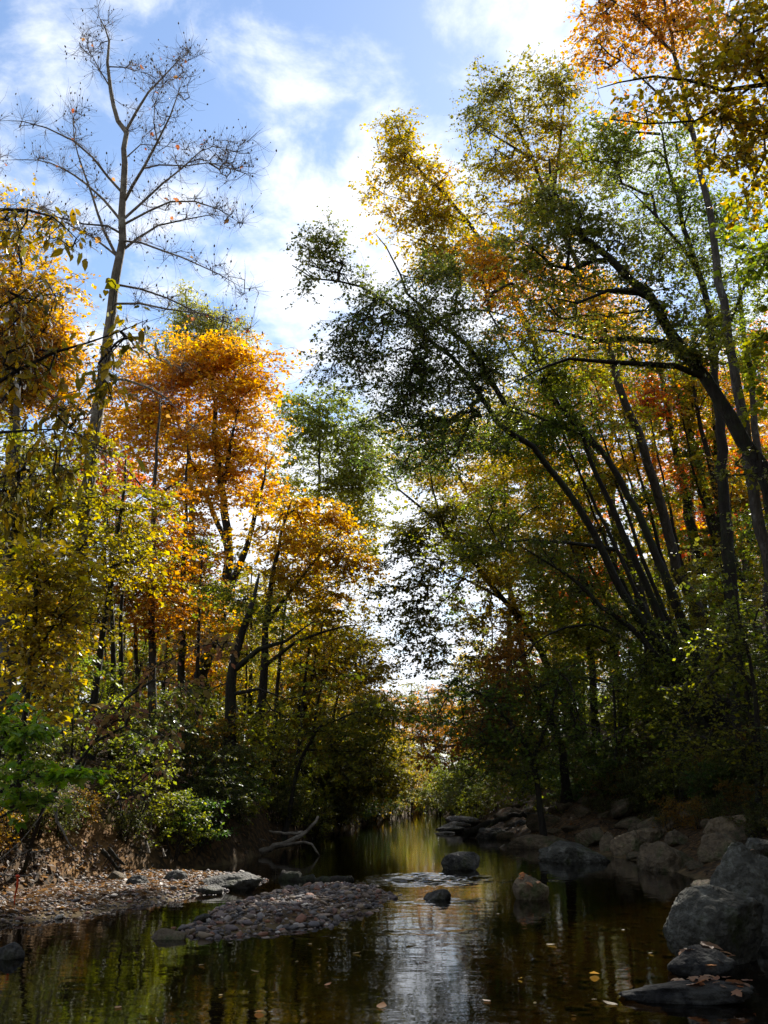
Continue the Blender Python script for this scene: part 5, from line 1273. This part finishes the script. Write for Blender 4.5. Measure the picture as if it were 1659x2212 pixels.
# stacked slabs where the creek narrows
for k, (x0, x1, y0, y1, d_) in enumerate([(942, 1010, 1786, 1799, 32), (950, 1020, 1776, 1788, 32.5), (962, 1040, 1764, 1778, 34), (935, 985, 1797, 1803, 31.4), (975, 1005, 1740, 1760, 44)]):
    rock('slab', ['lowest dark slab of the stack at the far right waterline', 'middle dark slab of the far right stack', 'top dark slab of the far right stack', 'thin slab awash at the far right waterline', 'dark stump like rock at the creek bend'][k],
         x0, x1, y0, y1, 'rock_dark', 120 + k, d=d_, depth=.7, sub=3, cuts=6)
# left bar
rock('slab', 'flat layered grey slab on the left gravel bar', 425, 562, 1890, 1922, 'rock_dark', 131, depth=.6, sub=4, cuts=7, tilt=-.03)
rock('boulder', 'dark round boulder between clay bank and grey slab', 345, 402, 1884, 1920, 'rock_dark', 132, depth=.9, sub=4)
rock('rock', 'pale upright block below the clay bank', 226, 268, 1882, 1918, 'rock_brown', 133, depth=.8, sub=3)
rock('rock', 'blue grey stone beside the pale upright block', 268, 322, 1894, 1930, 'rock_dark', 134, depth=.8, sub=3)
rock('slab', 'wet slab in the little channel beside the gravel island', 415, 480, 1915, 1932, 'rock_dark', 135, depth=.8, sub=3)
rock('slab', 'grey slab just awash left of the gravel island', 310, 402, 2010, 2030, 'rock_brown', 136, depth=.6, sub=3, sunk=1.2, tilt=.05)
rock('slab', 'dark slab awash at the left picture edge', -30, 45, 2042, 2072, 'rock_dark', 137, depth=.7, sub=3, sunk=1.0)
rock('slab', 'flat stone at the island shore beside the channel', 415, 455, 1976, 1998, 'rock_dark', 138, depth=.8, sub=3)
rock('slab', 'grey shelf stone on the island front', 490, 560, 1964, 1985, 'rock_grey', 139, depth=.8, sub=3, sunk=.8)

# gravel: the larger cobbles singly, the small stones as one mass
rg = np.random.default_rng(5)
cob = [mesh_np('cobble', *[(lambda s_: (s_[0], s_[1]))(stone_shape(2, 200 + k, 9, .05, .3))][0], M['cobble'], smooth=False) for k in range(10)]
pts = []
while len(pts) < 8200:
    x = rg.uniform(-6.2, .6, 4000); y = rg.uniform(10.2, 17.2, 4000); bm = bar_mask(x, y)
    k = (bm > -.14 + .1 * rg.uniform(0, 1, 4000)) & (x > np.interp(y, YS, XL) - .4)
    pts += list(zip(x[k], y[k]))
pts = np.array(pts[:8200]); hz = H(pts[:, 0], pts[:, 1])
size = .013 + .055 * rg.beta(1.1, 4.8, len(pts)); isl = pts[:, 0] > -2.6; size[isl] *= 1.15
order = np.argsort(-size / pts[:, 1] * np.where(isl, 1.25, 1))
keep, taken = [], []
for i in order:
    if len(keep) >= 290: break
    if all((pts[i, 0] - pts[j, 0]) ** 2 + (pts[i, 1] - pts[j, 1]) ** 2 > (.62 * (size[i] + size[j])) ** 2 for j in keep[-290:]): keep.append(i)
ks = set(keep)
for n_, i in enumerate(keep):
    o = link('cobble', cob[n_ % 10], loc=(pts[i, 0], pts[i, 1], hz[i] + size[i] * .28))
    o.rotation_euler = (rg.normal(0, .25), rg.normal(0, .25), rg.uniform(0, 6.28)); q = size[i]
    o.scale = (q * rg.uniform(.9, 1.5), q * rg.uniform(.75, 1.1), q * rg.uniform(.45, .75))
    if pts[i, 0] > -2.6: tag(o, 'rounded cobble on the gravel island in the creek', 'cobble', 'cobbles on the gravel island')
    else: tag(o, 'rounded cobble on the gravel shore under the left bank', 'cobble', 'cobbles on the left gravel shore')
small = np.array([i for i in range(len(pts)) if i not in ks])
bv, bf = ICO[1]
n = len(small); sc = size[small][:, None, None] * rg.uniform(.6, 1.25, (n, 1, 3)) * np.array((1.1, .9, .6))
a = rg.uniform(0, 6.28, n); Vv = (bv[None] * (1 + .18 * rg.normal(0, 1, (n, len(bv), 1)))) * sc
ca, sa = np.cos(a)[:, None], np.sin(a)[:, None]
Vr = np.stack([Vv[..., 0] * ca - Vv[..., 1] * sa, Vv[..., 0] * sa + Vv[..., 1] * ca, Vv[..., 2]], -1)
Vr += np.stack([pts[small, 0], pts[small, 1], hz[small] + size[small] * .1], 1)[:, None]
gv = link('gravel', mesh_np('gravel', Vr.reshape(-1, 3), ((np.arange(n) * len(bv))[:, None, None] + bf[None]).reshape(-1, 3), M['cobble'], smooth=False), kind='stuff')
gv['label'] = 'mixed grey and brown gravel of the creek bars'
# stones lying on the creek bed, seen dimly through the water
n = 2600; x = rg.uniform(-5.5, 5, n); y = rg.uniform(6, 22, n); z = H(x, y); k = z < -.02; x, y, z = x[k], y[k], z[k]; n = len(x)
sz = .03 + .12 * rg.beta(1.2, 5, n)
Vv = (bv[None] * (1 + .12 * rg.normal(0, 1, (n, len(bv), 1)))) * sz[:, None, None] * rg.uniform(.6, 1.3, (n, 1, 3)) * np.array((1.2, 1, .35))
Vv += np.stack([x, y, z], 1)[:, None]
Vv[..., 2] = np.minimum(Vv[..., 2], -.012)
bedst = link('creek_bed_gravel', mesh_np('creek_bed_gravel', Vv.reshape(-1, 3), ((np.arange(n) * len(bv))[:, None, None] + bf[None]).reshape(-1, 3), M['cobble']), kind='stuff')
bedst['label'] = 'stones under the shallow brown water'

# ------------------------------------------------------------------ dead wood
def wood(name, label, polys, cat, mat='dead_wood', sides=8, rough=.12, partname='branch'):
    """polys: list of (points, r0, r1) in picture columns/rows and distance"""
    W = [(catmull([P(*p) for p in pts], .12), r0, r1) for pts, r0, r1 in polys]
    base = W[0][0][0].copy()
    root = link(name, None, loc=base); tag(root, label, cat)
    for k, (w, r0, r1) in enumerate(W):
        t = np.linspace(0, 1, len(w)); jit = rng.normal(0, .25, w.shape) * r0; jit[0] = 0
        V, F = tube(w + jit - base, r0 * (1 - t) + r1 * t, sides, rough, k + 3)
        link('stem' if k == 0 else partname, mesh_np(name, V, F, M[mat], smooth=True), root)
    return root
c1 = lambda pts, d: [(x * .5, 1692 + y * .5, d) for x, y in pts]
c2 = lambda pts, d: [(829 + x * .5, 1692 + y * .5, d) for x, y in pts]
wood('driftwood', 'forked pale driftwood branch stranded at the left waterline', [
    (c1([(1120, 300), (1230, 262), (1300, 222), (1350, 190), (1375, 145)], 22.4), .075, .03),
    (c1([(1180, 278), (1240, 266), (1320, 252), (1370, 285), (1382, 312)], 22.2), .05, .02),
    (c1([(1310, 212), (1250, 217), (1160, 208)], 22.6), .045, .02),
    (c1([(1150, 250), (1120, 240), (1128, 262)], 22.6), .02, .01)], 'driftwood')
wood('fallen_branch', 'long fallen branch lying across the far right boulders', [
    (c2([(345, 212), (450, 178), (550, 142), (640, 138), (720, 150)], 30), .10, .05),
    (c2([(600, 132), (660, 160), (720, 192)], 29.6), .07, .03), (c2([(470, 175), (430, 225), (415, 262)], 29.5), .03, .012)], 'branch', mat='bark_dark')
wood('fallen_log', 'dark log propped on boulders along the right bank', [
    (c2([(690, 205), (780, 165), (880, 130), (960, 120)], 28), .14, .09), (c2([(800, 160), (830, 190), (860, 215)], 27.6), .05, .02)], 'log', mat='bark_dark')
wood('stick', 'short pale stick poking from the water by the right boulders', [(c2([(484, 290), (522, 266)], 25), .022, .016)], 'stick')
wood('fallen_branch', 'sunlit bleached branches across the creek at the far bend', [
    ([(895, 1752, 66), (925, 1744, 66), (950, 1746, 66)], .07, .03), ([(905, 1746, 66), (935, 1752, 65)], .05, .03), ([(960, 1755, 60), (945, 1742, 60)], .05, .03)], 'branch')
wood('fallen_log', 'sunken black log with pale end behind the gravel island', [
    ([(612, 1897, 17.0), (640, 1902, 16.9), (700, 1903, 16.7), (760, 1905, 16.5)], .13, .07)], 'log', mat='bark_dark', sides=10)
wood('dead_stem', 'pale crooked dead stem hanging on the left bank below the green leaves', [
    (c1([(240, 100), (245, 160), (275, 200), (290, 250)], 12.5), .022, .008), (c1([(250, 165), (300, 260), (370, 340)], 12.3), .012, .004)], 'branch')
for k, (pts_, lab) in enumerate([
    ([(0, 120), (60, 60), (150, 20)], 'thin bare twig arching under the green maple leaves'),
    ([(0, 420), (60, 330), (140, 280)], 'bare twig leaning up at the left edge above the orange ribbon'),
    ([(0, 395), (75, 402), (150, 395), (230, 400)], 'level twig that carries the orange ribbon'),
    ([(0, 480), (40, 505), (80, 525)], 'pale twig sagging behind the orange ribbon'),
    ([(130, 300), (200, 285), (280, 270)], 'dry twig over the dark hollow in the left bank'),
    ([(0, 330), (90, 250), (170, 150), (230, 60)], 'long bare switch rising from the left bank')]):
    wood('twig', lab, [(c1(pts_, 11.5 + .1 * k), .007, .003), (c1([pts_[1], (pts_[1][0] + 40, pts_[1][1] - 35 + 20 * k)], 11.45 + .1 * k), .004, .002)], 'twig', sides=5)
for k, (pts_, lab) in enumerate([
    ([(440, 290), (470, 320), (500, 365), (525, 400)], 'dark root running down the clay bank'),
    ([(470, 285), (505, 320), (535, 355)], 'shorter dark root beside it on the clay bank'),
    ([(420, 430), (470, 440), (540, 490)], 'black root stub at the foot of the clay bank')]):
    wood('root', lab, [(c1(pts_, 15.75 - .12 * k), .04, .015), (c1([pts_[1], (pts_[1][0] - 25, pts_[1][1] + 40)], 15.7), .014, .005)], 'root', mat='bark_dark')
# bits of dead wood poking from the left bank
for k, (x, y, d, dx, dy) in enumerate([(356, 1850, 15.5, -5, -16), (322, 1842, 16, -3, -24), (720, 1800, 33, 14, 16), (745, 1792, 36, -9, 14), (700, 1795, 31, -12, 10), (600, 1790, 25, -30, -20)]):
    wood('twig', ['pale splinter standing by the clay bank', 'short pale snag in the hollow left of the driftwood', 'thin pale snag past the driftwood', 'bent pale snag farther past the driftwood', 'small snag near the far left waterline', 'dry stick leaning on the bank behind the driftwood'][k],
         [([(x, y, d), (x + dx * .5, y + dy * .4, d), (x + dx, y + dy, d)], .022, .008), ([(x + dx * .5, y + dy * .4, d), (x + dx * .5 + 8, y + dy * .4 - 8, d)], .008, .004)], 'twig', sides=5)

# orange marking ribbon tied to a twig
rp = P(38, 1893, 11.6)
V, F = [], []
for k in range(9):
    t = k / 8; zz = -.31 * t; tw = .9 * sin(3.1 * t); w_ = .010 + .004 * sin(5 * t)
    V += [(-w_ * cos(tw) + .008 * sin(6 * t), -w_ * sin(tw), zz), (w_ * cos(tw) + .008 * sin(6 * t), w_ * sin(tw), zz)]
    if k: F.append((2 * k - 2, 2 * k - 1, 2 * k + 1, 2 * k))
ribbon = link('ribbon', None, loc=rp); tag(ribbon, 'bright orange marking ribbon hanging on a twig at left', 'ribbon')
t_ = link('tail', mesh_np('tail', np.array(V), np.array(F), M['flag']), ribbon)
md = t_.modifiers.new('thick', 'SOLIDIFY'); md.thickness = .002
sv, sf = stone_shape(2, 9, 5, .1); link('knot', mesh_np('knot', sv * np.array((.024, .018, .02)), sf, M['flag']), ribbon)

# ------------------------------------------------------------------ vine with big heart shaped leaves round the bare trunk
vine_pts = [(252, 600, 20.7), (246, 640, 20.65), (240, 700, 20.6), (232, 760, 20.6), (222, 830, 20.6), (205, 960, 20.6), (185, 1080, 20.6)]
vw = catmull([P(*p) for p in vine_pts], .2); vb = vw[-1].copy()
vine = link('vine', None, loc=vb); tag(vine, 'climbing vine with heart shaped yellow green leaves on the bare trunk', 'vine')
V, F = tube(vw - vb, np.full(len(vw), .018), 6, .1, 3); link('stem', mesh_np('stem', V, F, M['twig'], smooth=True), vine)
rv = np.random.default_rng(9)
for k, (x, y) in enumerate([(240, 603), (252, 612), (229, 627), (214, 638), (226, 645), (250, 626), (231, 678), (256, 660), (222, 700), (262, 690), (205, 720), (240, 735), (228, 765), (250, 780), (210, 800), (238, 830), (205, 860), (222, 900), (198, 930), (214, 980), (190, 1020), (200, 1070), (180, 1110), (196, 1140), (170, 1160), (188, 1180)]):
    p = P(x, y, 20.5 + rv.uniform(-.25, .15))
    cl_ = palette([(.13, .12, .016), (.24, .19, .02), (.30, .20, .02)], rv.uniform(0, 1, 1))
    V, F, c = leaves(np.zeros((1, 3)), .19, 'heart', cl_, rv, .5, .9)
    link('leaf', mesh_np('leaf', V, F, M['leaf'], c), vine, loc=p - vb)

# ------------------------------------------------------------------ fallen leaves
def leaf_on(labels, mark, n, shape, size, pal, seed, zone=None):
    o, V, F = ROCKS[labels]
    T = V[F]; nn = np.cross(T[:, 1] - T[:, 0], T[:, 2] - T[:, 0]); ar = np.linalg.norm(nn, axis=1); nz_ = nn[:, 2] / (ar + 1e-12)
    c = T.mean(1); r = np.random.default_rng(seed)
    ok = (nz_ > .55) & (c[:, 2] > .03)
    if zone is not None: ok &= zone(c)
    idx = np.nonzero(ok)[0]
    if len(idx) == 0: return
    for i in r.choice(idx, n):
        cc = palette(pal, r.uniform(0, 1, 1))
        Vl, Fl, cl_ = leaves(np.zeros((1, 3)), size * r.uniform(.7, 1.2), shape, cc, r, .25, .0)
        ob = link('fallen_leaf', mesh_np('fallen_leaf', Vl, Fl, M['leaf'], cl_), loc=c[i] + np.array((0, 0, .012 + .02 * r.uniform(0, 1))))
        tag(ob, mark[0], 'leaf', mark[1])
BROWN = [(.12, .055, .03), (.22, .11, .055), (.34, .20, .12), (.26, .10, .05)]
leaf_on('square grey boulder in midstream dotted with fallen leaves', ('dry tan leaf on the square midstream boulder', 'leaves on the square boulder'), 13, 'lobed', .10, [(.42, .26, .13), (.34, .14, .06), (.45, .22, .10)], 1)
leaf_on('low dark rock at the bottom right carrying brown leaves', ('curled brown leaf on the low dark rock at bottom right', 'leaves on the low dark rock'), 26, 'lobed', .11, BROWN, 2, zone=lambda c: c[:, 0] > 2.3)
leaf_on('small dark rock at the waterline below the big boulder', ('russet leaf caught below the big boulder', 'leaves caught below the big boulder'), 9, 'lobed', .12, BROWN, 3)
leaf_on('big pale grey lichen covered boulder at the right edge', ('small pale leaf on the big lichen boulder', 'leaves on the big boulder'), 4, 'ovate', .06, BROWN, 5)
for k, (x, y) in enumerate([(1290, 2160), (1155, 2170), (1285, 2105), (1335, 2172), (665, 2040), (1030, 2020), (350, 2130), (480, 2150), (560, 2100), (200, 2130), (760, 2060), (1080, 1975), (620, 1960), (120, 2095), (260, 2175), (430, 2085), (700, 2130), (820, 2180), (560, 2185), (1180, 2040), (1240, 2195), (1400, 2060), (1350, 2010), (1120, 2115), (900, 2040), (980, 1960), (300, 2060), (640, 2080), (1060, 2165)]):
    d_ = dist_for(y); p = P(x, y, d_); p[2] = .006
    r = np.random.default_rng(300 + k)
    Vl, Fl, cl_ = leaves(np.zeros((1, 3)), .075, 'ovate', palette([(.14, .09, .03), (.24, .16, .035), (.15, .07, .035)], r.uniform(0, 1, 1)), r, .06, .0)
    Vl[:, 2] = np.abs(Vl[:, 2]) * .4 + .001
    tag(link('fallen_leaf', mesh_np('fallen_leaf', Vl, Fl, M['leaf'], cl_), loc=p), 'single yellowed leaf floating on the dark water', 'leaf', 'leaves afloat on the creek')
# litter over the banks and bars
n = 34000; x = np.concatenate([rg.uniform(-11, 17, n - 9000), rg.uniform(-6.5, -2.8, 9000)]); y = np.concatenate([rg.uniform(9, 42, n - 9000), rg.uniform(10.5, 17, 9000)]); z = H(x, y)
k = (z > .05) & ~((y > 14.6) & (y < 17.6) & (z > .3) & (z < 1.0) & (x < -3.5) & (rg.uniform(0, 1, len(x)) < .75)); x, y, z = x[k], y[k], z[k]; n = len(x)
onisl = (x > -2.6) & (x < 1) & (y < 18); k = ~onisl | (rg.uniform(0, 1, n) < .5); x, y, z = x[k], y[k], z[k]; n = len(x)
cols = palette([(.03, .020, .011), (.065, .037, .018), (.10, .056, .026), (.17, .095, .04), (.07, .037, .02)], rg.uniform(0, 1, n))
Vl, Fl, c = leaves(np.stack([x, y, z + .015], 1), .08, 'rhomb', cols, rg, .45, .0)
lit = link('leaf_litter', mesh_np('leaf_litter', Vl, Fl, M['leaf'], c), kind='stuff'); lit['label'] = 'brown fallen leaves over the banks'
